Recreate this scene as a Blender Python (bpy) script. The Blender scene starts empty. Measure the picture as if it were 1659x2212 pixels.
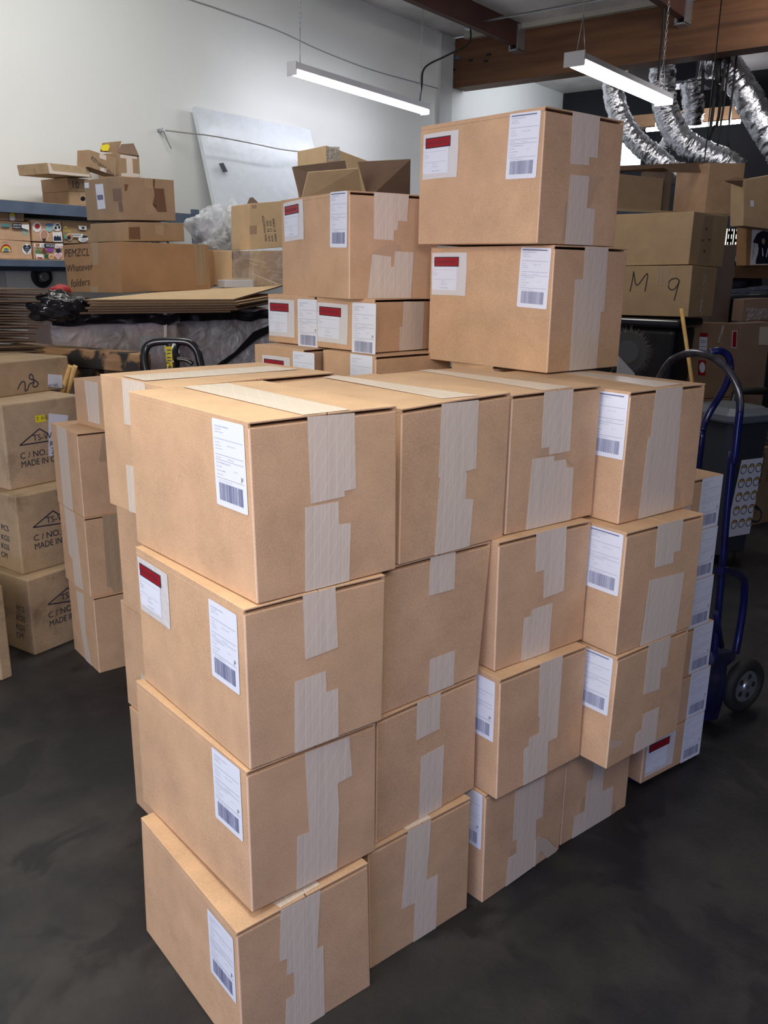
import bpy, bmesh, math, random
from mathutils import Vector as V, Matrix
random.seed(7)
S = bpy.context.scene
COL = S.collection
# ------------------------------------------------------------------ camera, world, lights, exposure
CAM_R = V((0.6085807342, -0.7933917481, 0.0126104716))
CAM_U = V((0.2068004617, 0.1739318846, 0.9627986645))
CAM_F = V((0.7660698787, 0.5833328668, -0.2699253739))
CAM_P = V((0, 0, 1.48696684)); FOC = 1853.3353
cam = bpy.data.cameras.new('camera'); cam.sensor_fit = 'HORIZONTAL'; cam.sensor_width = 36
cam.lens = 36*FOC/1659; cam.clip_start = .05; cam.clip_end = 100
co = bpy.data.objects.new('camera', cam); COL.objects.link(co)
m = Matrix((CAM_R, CAM_U, -CAM_F)).transposed().to_4x4(); m.translation = CAM_P
co.matrix_world = m; S.camera = co
S.view_settings.view_transform = 'Standard'; S.view_settings.look = 'None'
S.view_settings.gamma = 1; S.view_settings.use_curve_mapping = False
S.view_settings.exposure = 0.13
W = bpy.data.worlds.new('world'); S.world = W; W.use_nodes = True
W.node_tree.nodes['Background'].inputs[0].default_value = (.72, .82, 1, 1)
W.node_tree.nodes['Background'].inputs[1].default_value = .20

def area(name, loc, target, sx, sy, power, color, spread=math.pi):
    l = bpy.data.lights.new(name, 'AREA'); l.shape = 'RECTANGLE'; l.size = sx; l.size_y = sy
    l.energy = power; l.color = color; l.spread = spread
    o = bpy.data.objects.new(name, l); COL.objects.link(o); o.location = loc
    d = V(target) - V(loc); o.rotation_euler = d.to_track_quat('-Z', 'Y').to_euler(); return o
area('bay_door_daylight', (-4.0, 1.6, 2.3), (1.2, 1.3, .9), 3.4, 1.8, 74, (1.0, .93, .82))
area('left_fill_light', (-.75, 1.55, 1.75), (1.1, 1.25, 1.0), 1.0, 1.0, 20, (1.0, .94, .84))  # unseen fill close on the left, added to brighten the near left faces
area('low_blue_fill', (-3.0, -.4, .5), (1.1, 1.0, .2), 2.4, .8, 44, (.28, .42, 1.0))  # unseen blue fill, added to cool the lowest cartons
area('near_fill_light', (-.05, -.35, 2.1), (1.15, 1.1, .8), .9, .5, 20, (1.0, .91, .90))  # unseen fill beside the camera, added for the near right faces
area('overhead_fill', (.75, 1.1, 2.6), (1.0, 1.15, 0), 1.4, .4, 7.5, (.98, 1.0, .84), 1.6)  # unseen narrow-spread fill, added to brighten the carton tops
area('overhead_fill', (3.0, 3.2, 4.1), (3.0, 3.2, 0), 2.4, .5, 36, (1.0, .97, .91))  # unseen overhead fill, added over the middle of the room
area('wall_fill_light', (3.6, 5.2, 4.3), (3.9, 7.7, 1.9), 4.5, .5, 86, (1.0, .99, .95))  # unseen fill, added to brighten the white wall and its rack
area('overhead_fill', (5.6, 1.2, 4.1), (5.6, 1.2, 0), 2.4, .4, 12, (1.0, .95, .88))  # unseen overhead fill, added over the right background
area('right_fill_light', (1.0, -4.0, 2.2), (1.8, 1.0, .8), 2.6, 2.0, 9, (.80, .82, 1.0))  # unseen weak fill, added for the right faces; no door there
area('far_wall_fill', (12.9, 6.0, 4.4), (13.2, 7.7, 3.2), 2.0, .4, 28, (.88, .93, 1.0))  # unseen fill, added to whiten the wall beyond the beam
area('duct_fill_light', (10.6, 2.4, 4.3), (13.0, 4.2, 3.3), 1.2, .4, 22, (1.0, .97, .95))  # unseen fill, added to brighten the silver ducts

# ------------------------------------------------------------------ pixel <-> place helpers (photo frame 1659 x 2212)
FR = dict(a=(200,760,2.37), b=(840,780,2.37), c=(260,1160,2.765), d=(800,1140,2.765), e=(300,1600,2.9625),
          f=(780,1600,2.765), g=(540,380,3.95), h=(880,200,3.318), i=(1180,0,3.463), j=(1300,420,3.813),
          k=(1300,900,2.602), l=(600,0,2.592), m=(0,250,2.552), n=(0,700,2.764), p=(0,0,1), q=(1400,740,6.405),
          r=(0,420,8.295), s=(400,400,7.54), t=(60,290,4.879), u=(1540,440,9.218), v=(960,100,8.295))
def px(fr, x, y):
    o = FR[fr]; return (o[0]+x/o[2], o[1]+y/o[2])
def ray(p):
    return (p[0]-829.5)/FOC*CAM_R - (p[1]-1106)/FOC*CAM_U + CAM_F
def hit(p, o, n):
    d = ray(p); return CAM_P + d*((o-CAM_P).dot(n)/d.dot(n))
def at(fr, x, y, dep): return CAM_P + ray(px(fr, x, y))*dep
def atX(fr, x, y, X): return hit(px(fr, x, y), V((X,0,0)), V((1,0,0)))
def atY(fr, x, y, Y): return hit(px(fr, x, y), V((0,Y,0)), V((0,1,0)))
def atZ(fr, x, y, Z): return hit(px(fr, x, y), V((0,0,Z)), V((0,0,1)))

# ------------------------------------------------------------------ materials
def nt(name):
    m = bpy.data.materials.new(name); m.use_nodes = True
    return m, m.node_tree, m.node_tree.nodes['Principled BSDF']
def plain(name, col, rough=.6, metal=0, emit=0, bump=0, bscale=200, var=0, vscale=6, alpha=1, spec=.5, trans=0):
    m, T, P = nt(name); N = T.nodes; L = T.links
    P.inputs['Base Color'].default_value = (*col, 1); P.inputs['Roughness'].default_value = rough
    P.inputs['Metallic'].default_value = metal; P.inputs['Specular IOR Level'].default_value = spec
    P.inputs['Alpha'].default_value = alpha; P.inputs['Transmission Weight'].default_value = trans
    if emit:
        P.inputs['Emission Color'].default_value = (*col, 1); P.inputs['Emission Strength'].default_value = emit
    if bump or var: tc = N.new('ShaderNodeTexCoord')
    if var:
        n = N.new('ShaderNodeTexNoise'); n.inputs['Scale'].default_value = vscale; n.inputs['Detail'].default_value = 5
        L.new(tc.outputs['Object'], n.inputs['Vector'])
        r = N.new('ShaderNodeValToRGB'); L.new(n.outputs['Fac'], r.inputs[0])
        r.color_ramp.elements[0].position = .3; r.color_ramp.elements[1].position = .7
        r.color_ramp.elements[0].color = (*[c*(1-var) for c in col], 1)
        r.color_ramp.elements[1].color = (*[min(1, c*(1+var)) for c in col], 1)
        L.new(r.outputs[0], P.inputs['Base Color'])
    if bump:
        n = N.new('ShaderNodeTexNoise'); n.inputs['Scale'].default_value = bscale; n.inputs['Detail'].default_value = 4
        L.new(tc.outputs['Object'], n.inputs['Vector'])
        b = N.new('ShaderNodeBump'); b.inputs['Strength'].default_value = bump; b.inputs['Distance'].default_value = .01
        L.new(n.outputs['Fac'], b.inputs['Height']); L.new(b.outputs[0], P.inputs['Normal'])
    return m
def kraft(name, col, amp=.07, rough=.78, stain=0):
    m, T, P = nt(name); N = T.nodes; L = T.links
    tc = N.new('ShaderNodeTexCoord'); oi = N.new('ShaderNodeObjectInfo')
    ad = N.new('ShaderNodeVectorMath'); ad.operation = 'ADD'
    L.new(tc.outputs['Object'], ad.inputs[0]); L.new(oi.outputs['Location'], ad.inputs[1])
    def noise(sc, det, rgh=.6):
        n = N.new('ShaderNodeTexNoise'); n.inputs['Scale'].default_value = sc; n.inputs['Detail'].default_value = det
        n.inputs['Roughness'].default_value = rgh; L.new(ad.outputs[0], n.inputs['Vector']); return n
    fine = noise(330, 2); mid = noise(9, 5)
    a = N.new('ShaderNodeMath'); a.operation = 'MULTIPLY_ADD'; a.inputs[1].default_value = .5; a.inputs[2].default_value = .25
    L.new(fine.outputs['Fac'], a.inputs[0])
    b = N.new('ShaderNodeMath'); b.operation = 'MULTIPLY_ADD'; b.inputs[1].default_value = .5
    L.new(mid.outputs['Fac'], b.inputs[0]); L.new(a.outputs[0], b.inputs[2])
    r = N.new('ShaderNodeValToRGB'); L.new(b.outputs[0], r.inputs[0])
    e = r.color_ramp.elements
    e[0].position = .52; e[1].position = .92
    e[0].color = (*[c*(1-amp*2.2) for c in col], 1); e[1].color = (*[min(1, c*(1+amp*2.2)) for c in col], 1)
    src = r.outputs[0]
    if stain:
        s = noise(stain if stain > 1 else 5, 6, .7); rr = N.new('ShaderNodeValToRGB'); L.new(s.outputs['Fac'], rr.inputs[0])
        rr.color_ramp.elements[0].position = .56; rr.color_ramp.elements[1].position = .7
        mx = N.new('ShaderNodeMix'); mx.data_type = 'RGBA'; L.new(rr.outputs[0], mx.inputs['Factor'])
        L.new(src, mx.inputs['A']); mx.inputs['B'].default_value = (*[c*.45 for c in col], 1); src = mx.outputs['Result']
    L.new(src, P.inputs['Base Color']); P.inputs['Roughness'].default_value = rough
    P.inputs['Specular IOR Level'].default_value = .35
    bp = N.new('ShaderNodeBump'); bp.inputs['Strength'].default_value = .12; bp.inputs['Distance'].default_value = .002
    L.new(fine.outputs['Fac'], bp.inputs['Height']); L.new(bp.outputs[0], P.inputs['Normal'])
    return m
def tape_mat(name, c1, c2, rough=.38, alpha=1):
    m, T, P = nt(name); N = T.nodes; L = T.links
    uv = N.new('ShaderNodeUVMap'); mp = N.new('ShaderNodeMapping'); mp.inputs['Scale'].default_value = (190, 3, 1)
    L.new(uv.outputs[0], mp.inputs[0])
    n = N.new('ShaderNodeTexNoise'); n.inputs['Scale'].default_value = 1; n.inputs['Detail'].default_value = 3
    L.new(mp.outputs[0], n.inputs['Vector'])
    r = N.new('ShaderNodeValToRGB'); L.new(n.outputs['Fac'], r.inputs[0])
    r.color_ramp.elements[0].position = .3; r.color_ramp.elements[1].position = .72
    r.color_ramp.elements[0].color = (*c1, 1); r.color_ramp.elements[1].color = (*c2, 1)
    # reinforcing threads: a fine slanted lattice and a few straight threads
    w = N.new('ShaderNodeTexWave'); w.inputs['Scale'].default_value = 13; w.bands_direction = 'X'; w.inputs['Distortion'].default_value = .4
    mp2 = N.new('ShaderNodeMapping'); mp2.inputs['Rotation'].default_value = (0, 0, .5); L.new(uv.outputs[0], mp2.inputs[0]); L.new(mp2.outputs[0], w.inputs['Vector'])
    w3 = N.new('ShaderNodeTexWave'); w3.inputs['Scale'].default_value = 20; w3.bands_direction = 'X'; L.new(uv.outputs[0], w3.inputs['Vector'])
    mx2 = N.new('ShaderNodeMath'); mx2.operation = 'MAXIMUM'; L.new(w.outputs['Fac'], mx2.inputs[0]); L.new(w3.outputs['Fac'], mx2.inputs[1])
    rr = N.new('ShaderNodeValToRGB'); L.new(mx2.outputs[0], rr.inputs[0])
    rr.color_ramp.elements[0].position = .97; rr.color_ramp.elements[0].color = (0, 0, 0, 1)
    rr.color_ramp.elements[1].position = 1.0; rr.color_ramp.elements[1].color = (.35, .35, .35, 1)
    mx = N.new('ShaderNodeMix'); mx.data_type = 'RGBA'; L.new(rr.outputs[0], mx.inputs['Factor'])
    L.new(r.outputs[0], mx.inputs['A']); mx.inputs['B'].default_value = (*[min(1, c*1.25) for c in c2], 1)
    L.new(mx.outputs['Result'], P.inputs['Base Color']); P.inputs['Roughness'].default_value = rough
    P.inputs['Alpha'].default_value = alpha
    b = N.new('ShaderNodeBump'); b.inputs['Strength'].default_value = .25; b.inputs['Distance'].default_value = .001
    L.new(n.outputs['Fac'], b.inputs['Height']); L.new(b.outputs[0], P.inputs['Normal'])
    return m
def film(name, col, alpha, rough=.12, bscale=18, bump=.8):
    m, T, P = nt(name); N = T.nodes; L = T.links
    tc = N.new('ShaderNodeTexCoord')
    n = N.new('ShaderNodeTexNoise'); n.inputs['Scale'].default_value = bscale; n.inputs['Detail'].default_value = 6; n.inputs['Distortion'].default_value = 1.2
    L.new(tc.outputs['Object'], n.inputs['Vector'])
    b = N.new('ShaderNodeBump'); b.inputs['Strength'].default_value = bump; b.inputs['Distance'].default_value = .03
    L.new(n.outputs['Fac'], b.inputs['Height']); L.new(b.outputs[0], P.inputs['Normal'])
    P.inputs['Base Color'].default_value = (*col, 1); P.inputs['Roughness'].default_value = rough
    r = N.new('ShaderNodeMapRange'); L.new(n.outputs['Fac'], r.inputs[0])
    r.inputs[1].default_value = .35; r.inputs[2].default_value = .75; r.inputs[3].default_value = alpha*.5; r.inputs[4].default_value = min(1, alpha*1.9)
    L.new(r.outputs[0], P.inputs['Alpha'])
    return m

K = kraft('kraft_board', (.55, .355, .222), .10)
KD = kraft('dull_brown_board', (.34, .225, .135), .1)
KO = kraft('aged_stained_board', (.40, .29, .18), .14, stain=3.5)
KL = kraft('light_tan_board', (.60, .43, .25))
KI = kraft('inner_board', (.20, .125, .085))
DARK = plain('dark_gap', (.02, .013, .01), .9)
EDGE = kraft('board_edge', (.15, .095, .06))
EDGEHI = kraft('edge_highlight_board', (.68, .47, .34))  # lighter board colour that paints in the pale edge highlights
TAPE = tape_mat('gummed_tape', (.60, .505, .435), (.71, .61, .53))
TAPEC = tape_mat('clear_packing_tape', (.36, .25, .16), (.47, .34, .22), .2)
TAPEB = tape_mat('brown_tape', (.14, .075, .05), (.22, .13, .08), .2)
PAPER = plain('label_paper', (.74, .78, .90), .5)
INK = plain('black_ink', (.03, .03, .06), .6)
INKS = plain('small_grey_ink', (.16, .18, .32), .6)
BARG = plain('barcode_ink', (.16, .18, .32), .6)
POUCH = plain('pouch_film', (.68, .66, .68), .25, bump=.2, bscale=60)
RED = plain('red_print', (.33, .010, .018), .3)
MARK = plain('marker_ink', (.05, .035, .03), .7)
WHITEW = plain('white_wall_paint', (.76, .775, .76), .7, var=.03, vscale=.7, bump=.05, bscale=30)
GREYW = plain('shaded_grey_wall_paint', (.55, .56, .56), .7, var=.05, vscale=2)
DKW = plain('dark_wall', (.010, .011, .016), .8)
STEELB = plain('slate_blue_painted_steel', (.09, .12, .18), .45, var=.15, vscale=8)
BLK = plain('black_plastic', (.012, .012, .016), .35, bump=.1, bscale=30)
BLKM = plain('black_enamel_tube', (.012, .012, .017), .18, spec=.7)
BLUE = plain('dark_blue_enamel', (.006, .009, .075), .22, spec=.7, var=.3, vscale=20)
GALV = plain('galvanised_steel', (.5, .52, .56), .35, .8)
YEL = plain('yellow_tag', (.85, .72, .03), .5)
WOODS = plain('pale_wood_stick', (.62, .38, .13), .6, var=.2, vscale=20)
REM = plain('torn_paper_remnant', (.50,.34,.23), .6)
RUB = plain('black_rubber', (.012, .012, .012), .7)
TUBE = plain('glowing_diffuser', (.93, .93, 1.0), .4, emit=22)
LAMPB = plain('lamp_housing_white', (.62, .62, .66), .5)

def floor_mat():
    m, T, P = nt('stained_concrete'); N = T.nodes; L = T.links
    tc = N.new('ShaderNodeTexCoord')
    def ns(s, d, r=.6, dist=0):
        n = N.new('ShaderNodeTexNoise'); n.inputs['Scale'].default_value = s; n.inputs['Detail'].default_value = d
        n.inputs['Roughness'].default_value = r; n.inputs['Distortion'].default_value = dist; L.new(tc.outputs['Object'], n.inputs['Vector']); return n
    a = ns(1.6, 8, .65); b = ns(3.2, 5, .55, .6); c = ns(45, 4)
    r = N.new('ShaderNodeValToRGB'); L.new(a.outputs['Fac'], r.inputs[0])
    r.color_ramp.elements[0].position = .40; r.color_ramp.elements[0].color = (.006, .0065, .011, 1)
    r.color_ramp.elements[1].position = .62; r.color_ramp.elements[1].color = (.036, .034, .034, 1)
    rb = N.new('ShaderNodeValToRGB'); L.new(b.outputs['Fac'], rb.inputs[0])
    rb.color_ramp.elements[0].position = .54; rb.color_ramp.elements[0].color = (0, 0, 0, 1)
    rb.color_ramp.elements[1].position = .60; rb.color_ramp.elements[1].color = (.75, .75, .75, 1)
    mx = N.new('ShaderNodeMix'); mx.data_type = 'RGBA'; L.new(rb.outputs[0], mx.inputs['Factor']); L.new(r.outputs[0], mx.inputs['A'])
    mx.inputs['B'].default_value = (.006, .006, .010, 1)
    m3 = N.new('ShaderNodeMix'); m3.data_type = 'RGBA'; m3.blend_type = 'OVERLAY'; m3.inputs['Factor'].default_value = .2
    L.new(mx.outputs['Result'], m3.inputs['A']); L.new(c.outputs['Fac'], m3.inputs['B'])
    L.new(m3.outputs['Result'], P.inputs['Base Color'])
    P.inputs['Roughness'].default_value = .55
    bp = N.new('ShaderNodeBump'); bp.inputs['Strength'].default_value = .15; bp.inputs['Distance'].default_value = .01
    L.new(c.outputs['Fac'], bp.inputs['Height']); L.new(bp.outputs[0], P.inputs['Normal'])
    return m
def wood_mat(name, c1, c2, scale=(.6, .6, 9), char=0):
    m, T, P = nt(name); N = T.nodes; L = T.links
    tc = N.new('ShaderNodeTexCoord'); mp = N.new('ShaderNodeMapping'); mp.inputs['Scale'].default_value = scale
    L.new(tc.outputs['Object'], mp.inputs[0])
    n = N.new('ShaderNodeTexNoise'); n.inputs['Scale'].default_value = 1.6; n.inputs['Detail'].default_value = 6
    L.new(mp.outputs[0], n.inputs['Vector'])
    r = N.new('ShaderNodeValToRGB'); L.new(n.outputs['Fac'], r.inputs[0])
    r.color_ramp.elements[0].position = .32; r.color_ramp.elements[0].color = (*c1, 1)
    r.color_ramp.elements[1].position = .68; r.color_ramp.elements[1].color = (*c2, 1)
    src = r.outputs[0]
    if char:
        n2 = N.new('ShaderNodeTexNoise'); n2.inputs['Scale'].default_value = 9; n2.inputs['Detail'].default_value = 6; L.new(tc.outputs['Object'], n2.inputs['Vector'])
        r2 = N.new('ShaderNodeValToRGB'); L.new(n2.outputs['Fac'], r2.inputs[0]); r2.color_ramp.elements[0].position = .48; r2.color_ramp.elements[1].position = .56
        mx = N.new('ShaderNodeMix'); mx.data_type = 'RGBA'; L.new(r2.outputs[0], mx.inputs['Factor']); L.new(src, mx.inputs['A'])
        mx.inputs['B'].default_value = (.02, .017, .015, 1); src = mx.outputs['Result']
    L.new(src, P.inputs['Base Color']); P.inputs['Roughness'].default_value = .65
    return m
FLOOR = floor_mat()
GLU = wood_mat('laminated_beam_wood', (.075, .03, .013), (.19, .083, .033), (1, .35, 5.5))
PURL = wood_mat('red_brown_timber', (.045, .014, .01), (.08, .027, .018), (.5, 2, 2))
CHAR = wood_mat('charred_pallet_wood', (.28, .15, .07), (.45, .27, .13), (4, 4, 20), 1)
FOIL = plain('crinkled_foil', (.80, .81, .86), .25, 1, bump=.9, bscale=26)
CEILM = plain('ceiling_insulation', (.78, .76, .73), .5, 0, bump=.5, bscale=5, var=.2, vscale=1.5)

# ------------------------------------------------------------------ mesh helpers
def link(name, me, mats, parent=None, mw=None):
    if not isinstance(mats, (list, tuple)): mats = [mats]
    for x in mats:
        if x.name not in [k.name for k in me.materials if k]: me.materials.append(x)
    o = bpy.data.objects.new(name, me); COL.objects.link(o)
    if parent is not None: o.parent = parent
    if mw is not None: o.matrix_local = mw
    return o
def fin(bm, name, mats, parent=None, mw=None, smooth=False):
    me = bpy.data.meshes.new(name); bm.normal_update(); bm.to_mesh(me); bm.free()
    if smooth:
        for p in me.polygons: p.use_smooth = True
    return link(name, me, mats, parent, mw)
def tag(o, label, cat, group=None, kind=None):
    if label: o['label'] = label
    if cat: o['category'] = cat
    if group: o['group'] = group
    if kind: o['kind'] = kind
    return o
def struct(o): o['kind'] = 'structure'; return o
def hexa(bm, P, mi=0):
    """P: Nb,Rb,Bb,Lb,Nt,Rt,Bt,Lt"""
    v = [bm.verts.new(p) for p in P]
    for q in ((3,2,1,0), (4,5,6,7), (0,1,5,4), (1,2,6,5), (2,3,7,6), (3,0,4,7)):
        bm.faces.new([v[k] for k in q]).material_index = mi
    return v
def box(bm, a, b, mi=0):
    x0,y0,z0 = a; x1,y1,z1 = b
    return hexa(bm, [(x0,y0,z0),(x1,y0,z0),(x1,y1,z0),(x0,y1,z0),(x0,y0,z1),(x1,y0,z1),(x1,y1,z1),(x0,y1,z1)], mi)
def bevel(bm, w, seg=2):
    bmesh.ops.recalc_face_normals(bm, faces=bm.faces[:])
    bmesh.ops.bevel(bm, geom=bm.edges[:], offset=w, segments=seg, affect='EDGES', profile=.5)
def smooth_path(P, n=6):
    P = [V(p) for p in P]; out = []
    for i in range(len(P)-1):
        a = P[max(i-1, 0)]; b = P[i]; c = P[i+1]; d = P[min(i+2, len(P)-1)]
        for k in range(n):
            t = k/n
            out.append(.5*((2*b) + (c-a)*t + (2*a-5*b+4*c-d)*t*t + (3*b-a-3*c+d)*t*t*t))
    out.append(P[-1]); return out
def tube(bm, P, r, seg=10, mi=0, smooth=6, cap=True, rf=None):
    if smooth: P = smooth_path(P, smooth)
    else: P = [V(p) for p in P]
    rings = []; ref = None
    for i, p in enumerate(P):
        t = (P[min(i+1, len(P)-1)] - P[max(i-1, 0)])
        if t.length < 1e-9: t = V((0,0,1))
        t.normalize()
        if ref is None: ref = V((0,0,1)) if abs(t.z) < .9 else V((1,0,0))
        x = ref - t*ref.dot(t); x.normalize(); y = t.cross(x); ref = x
        ring = []
        for k in range(seg):
            a = 2*math.pi*k/seg; rr = r if rf is None else rf(i, k, a)
            ring.append(bm.verts.new(p + (x*math.cos(a)+y*math.sin(a))*rr))
        rings.append(ring)
    for a, b in zip(rings[:-1], rings[1:]):
        for k in range(seg):
            f = bm.faces.new([a[k], a[(k+1)%seg], b[(k+1)%seg], b[k]]); f.material_index = mi; f.smooth = True
    if cap:
        bm.faces.new(rings[0][::-1]).material_index = mi; bm.faces.new(rings[-1]).material_index = mi
def cyl(bm, a, b, r, seg=16, mi=0): tube(bm, [a, b], r, seg, mi, 0)
def poly(bm, pts, z=0, mi=0):
    f = bm.faces.new([bm.verts.new((p[0], p[1], z)) for p in pts]); f.material_index = mi; return f
def rect(bm, x0, y0, x1, y1, z=0, mi=0): return poly(bm, [(x0,y0),(x1,y0),(x1,y1),(x0,y1)], z, mi)
_tc = {}
def text_mesh(s, size=1, shear=0, res=3):
    key = (s, size, shear)
    if key in _tc: return _tc[key]
    c = bpy.data.curves.new('txt', 'FONT'); c.body = s; c.size = size; c.shear = shear; c.resolution_u = res
    o = bpy.data.objects.new('txt', c); COL.objects.link(o)
    bpy.context.view_layer.update()
    me = bpy.data.meshes.new_from_object(o.evaluated_get(bpy.context.evaluated_depsgraph_get()))
    bpy.data.objects.remove(o); _tc[key] = me; return me
def text_bm(bm, s, size, x, y, z, mi, shear=0, wscale=1):
    me = text_mesh(s, 1, shear, 1 if size < .01 else 3); vs = [bm.verts.new((x+v.co.x*size*wscale, y+v.co.y*size, z)) for v in me.vertices]
    for p in me.polygons:
        try: bm.faces.new([vs[k] for k in p.vertices]).material_index = mi
        except ValueError: pass

# ------------------------------------------------------------------ printed label and pouch (shared meshes)
def label_mesh(P=True, header=False):
    bm = bmesh.new(); w, h = .1016, .1524; r = .004; pts = []
    for cx, cy, a0 in ((w-r, -r, 0), (r, -r, 90), (r, -h+r, 180), (w-r, -h+r, 270)):
        for k in range(4):
            a = math.radians(a0+30*k); pts.append((cx+r*math.cos(a), cy+r*math.sin(a)))
    poly(bm, pts, 0, 0); z = .0003
    if header: rect(bm, .006, -.0075, w-.012, -.0045, z, 2)
    for y in (.22, .40, .462, .67): rect(bm, .006, -h*y-.0003, w-.006, -h*y+.0003, z, 1)
    T = [(.008, .085, 'FROM: WHATEVER COMPANY INC.', 2.9), (.008, .118, '123 US FACTORS', 2.6), (.008, .15, 'GLENDORA, CA 91740', 2.6),
         (.008, .27, 'TO: TACOS', 2.6), (.046, .285, 'Distribution Center #708', 2.4), (.008, .305, '4401 Madison Drive', 2.4), (.008, .34, 'La Vergne, TN 37086', 2.4),
         (.008, .44, 'PO#:  128040', 2.7), (.046, .44, 'CTN:  Hot Topic', 2.7), (.008, .50, 'SKU:   METX HEARTBLEED SHIRT BLK PK', 2.5),
         (.008, .545, 'DESC:  FTX889', 2.5), (.064, .56, 'QTY:  168', 2.5), (.008, .59, 'Vendor Style #: BTX8888-A', 2.5), (.008, .635, 'Vendor Dc#: 70168', 2.5),
         (.014, .705, 'Carton:  *CTN 00000000000251 1962*', 2.5)]
    for x, y, s, sz in T: text_bm(bm, s, sz/1000, x, -h*y, z, 2)
    x = .012; rnd = random.Random(3)
    while x < w-.014:
        b = rnd.choice((.0005, .0005, .0010, .0015)); rect(bm, x, -h*.93, x+b, -h*.725, z, 3); x += b + rnd.choice((.0006, .0006, .0011))
    if P: text_bm(bm, 'P', .0135, w-.016, -h*.655, z, 4)
    me = bpy.data.meshes.new('label'); bm.to_mesh(me); bm.free()
    for m in (PAPER, INKS, INKS, BARG, INK): me.materials.append(m)
    return me
LM = {'P': label_mesh(True), '': label_mesh(False), 'H': label_mesh(False, True)}
def pouch_mesh():
    bm = bmesh.new(); w, h = .14, .118
    pts = [(0,0),(w*.5,.001),(w,0),(w+.001,-h*.4),(w-.001,-h),(w*.6,-h+.001),(.001,-h),(-.001,-h*.5)]
    poly(bm, pts, 0, 0)
    rect(bm, .006, -.104, .104, -.032, .0006, 1); rect(bm, .003, -.101, .1015, -.030, .0009, 1)
    rect(bm, .010, -.038, .110, -.011, .0012, 2); rect(bm, .0125, -.0355, .1075, -.0135, .0014, 3)
    text_bm(bm, 'PACKING LIST ENCLOSED', .0118, .0118, -.0286, .0016, 2, 0, .62)
    for y in (.047, .074): rect(bm, .007, -y-.0002, .095, -y+.0002, .0011, 4)
    for x, y, s in ((.006,-.044,'Invoice'), (.006,-.053,'Ship To'), (.006,-.058,'401 Madison Drive'), (.006,-.063,'La Vergne TN'),
                    (.006,-.083,'Carton'), (.04,-.080,'Total Qty:   168'), (.04,-.087,'Estimated Weight: 17'), (.036,-.098,'- SOME ITEMS - SEE BELOW -')):
        text_bm(bm, s, .0028, x, y, .0011, 4)
    me = bpy.data.meshes.new('pouch'); bm.to_mesh(me); bm.free()
    for m in (POUCH, PAPER, INK, RED, INKS): me.materials.append(m)
    return me
PM = pouch_mesh()

# ------------------------------------------------------------------ cartons
def pose_corners(x, y, z, yaw, L, Wd, H, snap=None):
    v = V((math.cos(yaw), math.sin(yaw), 0)); u = V((-v.y, v.x, 0)); N = V((x, y, z)); up = V((0,0,H))
    C = dict(Nb=N.copy(), Rb=N+v*Wd, Bb=N+v*Wd+u*L, Lb=N+u*L)
    for k in list(C): C[k[0]+'t'] = C[k]+up
    for k, p in (snap or {}).items():
        n = -v if k[0] == 'L' else -u
        q = hit(p, C[k], n); d = q-C[k]
        if d.length > .03: d = d*(.03/d.length)
        d.z *= .8; sv = d.dot(v); lim = min(sv, .003) if k[0] in 'R' else max(sv, -.003)
        if k[0] in 'RN': d += v*(lim-sv)
        C[k] = C[k]+d
        if k[0] == 'N': pass
    if snap and 'Lt' in snap:      # keep the left face flat
        n_ = (C['Nb']-C['Lb']).cross(C['Nt']-C['Nb']).normalized(); q = hit(snap['Lt'], C['Nb'], n_)
        if (q-C['Lt']).length < .04: C['Lt'] = q
    elif snap:
        n_ = (C['Nb']-C['Lb']).cross(C['Nt']-C['Nb']).normalized(); C['Lt'] = C['Lt'] - n_*(C['Lt']-C['Nb']).dot(n_)
    # carry the shifts of the seen corners over to the hidden ones
    for h, s in (('b', 'b'), ('t', 't')):
        if snap and ('R'+h in snap) and not ('B'+h in snap): C['B'+h] = C['B'+h] + (C['R'+h]-(N+v*Wd+(up if h == 't' else V()))) * .5
    return C
ORD = ('Nb','Rb','Bb','Lb','Nt','Rt','Bt','Lt')
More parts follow.
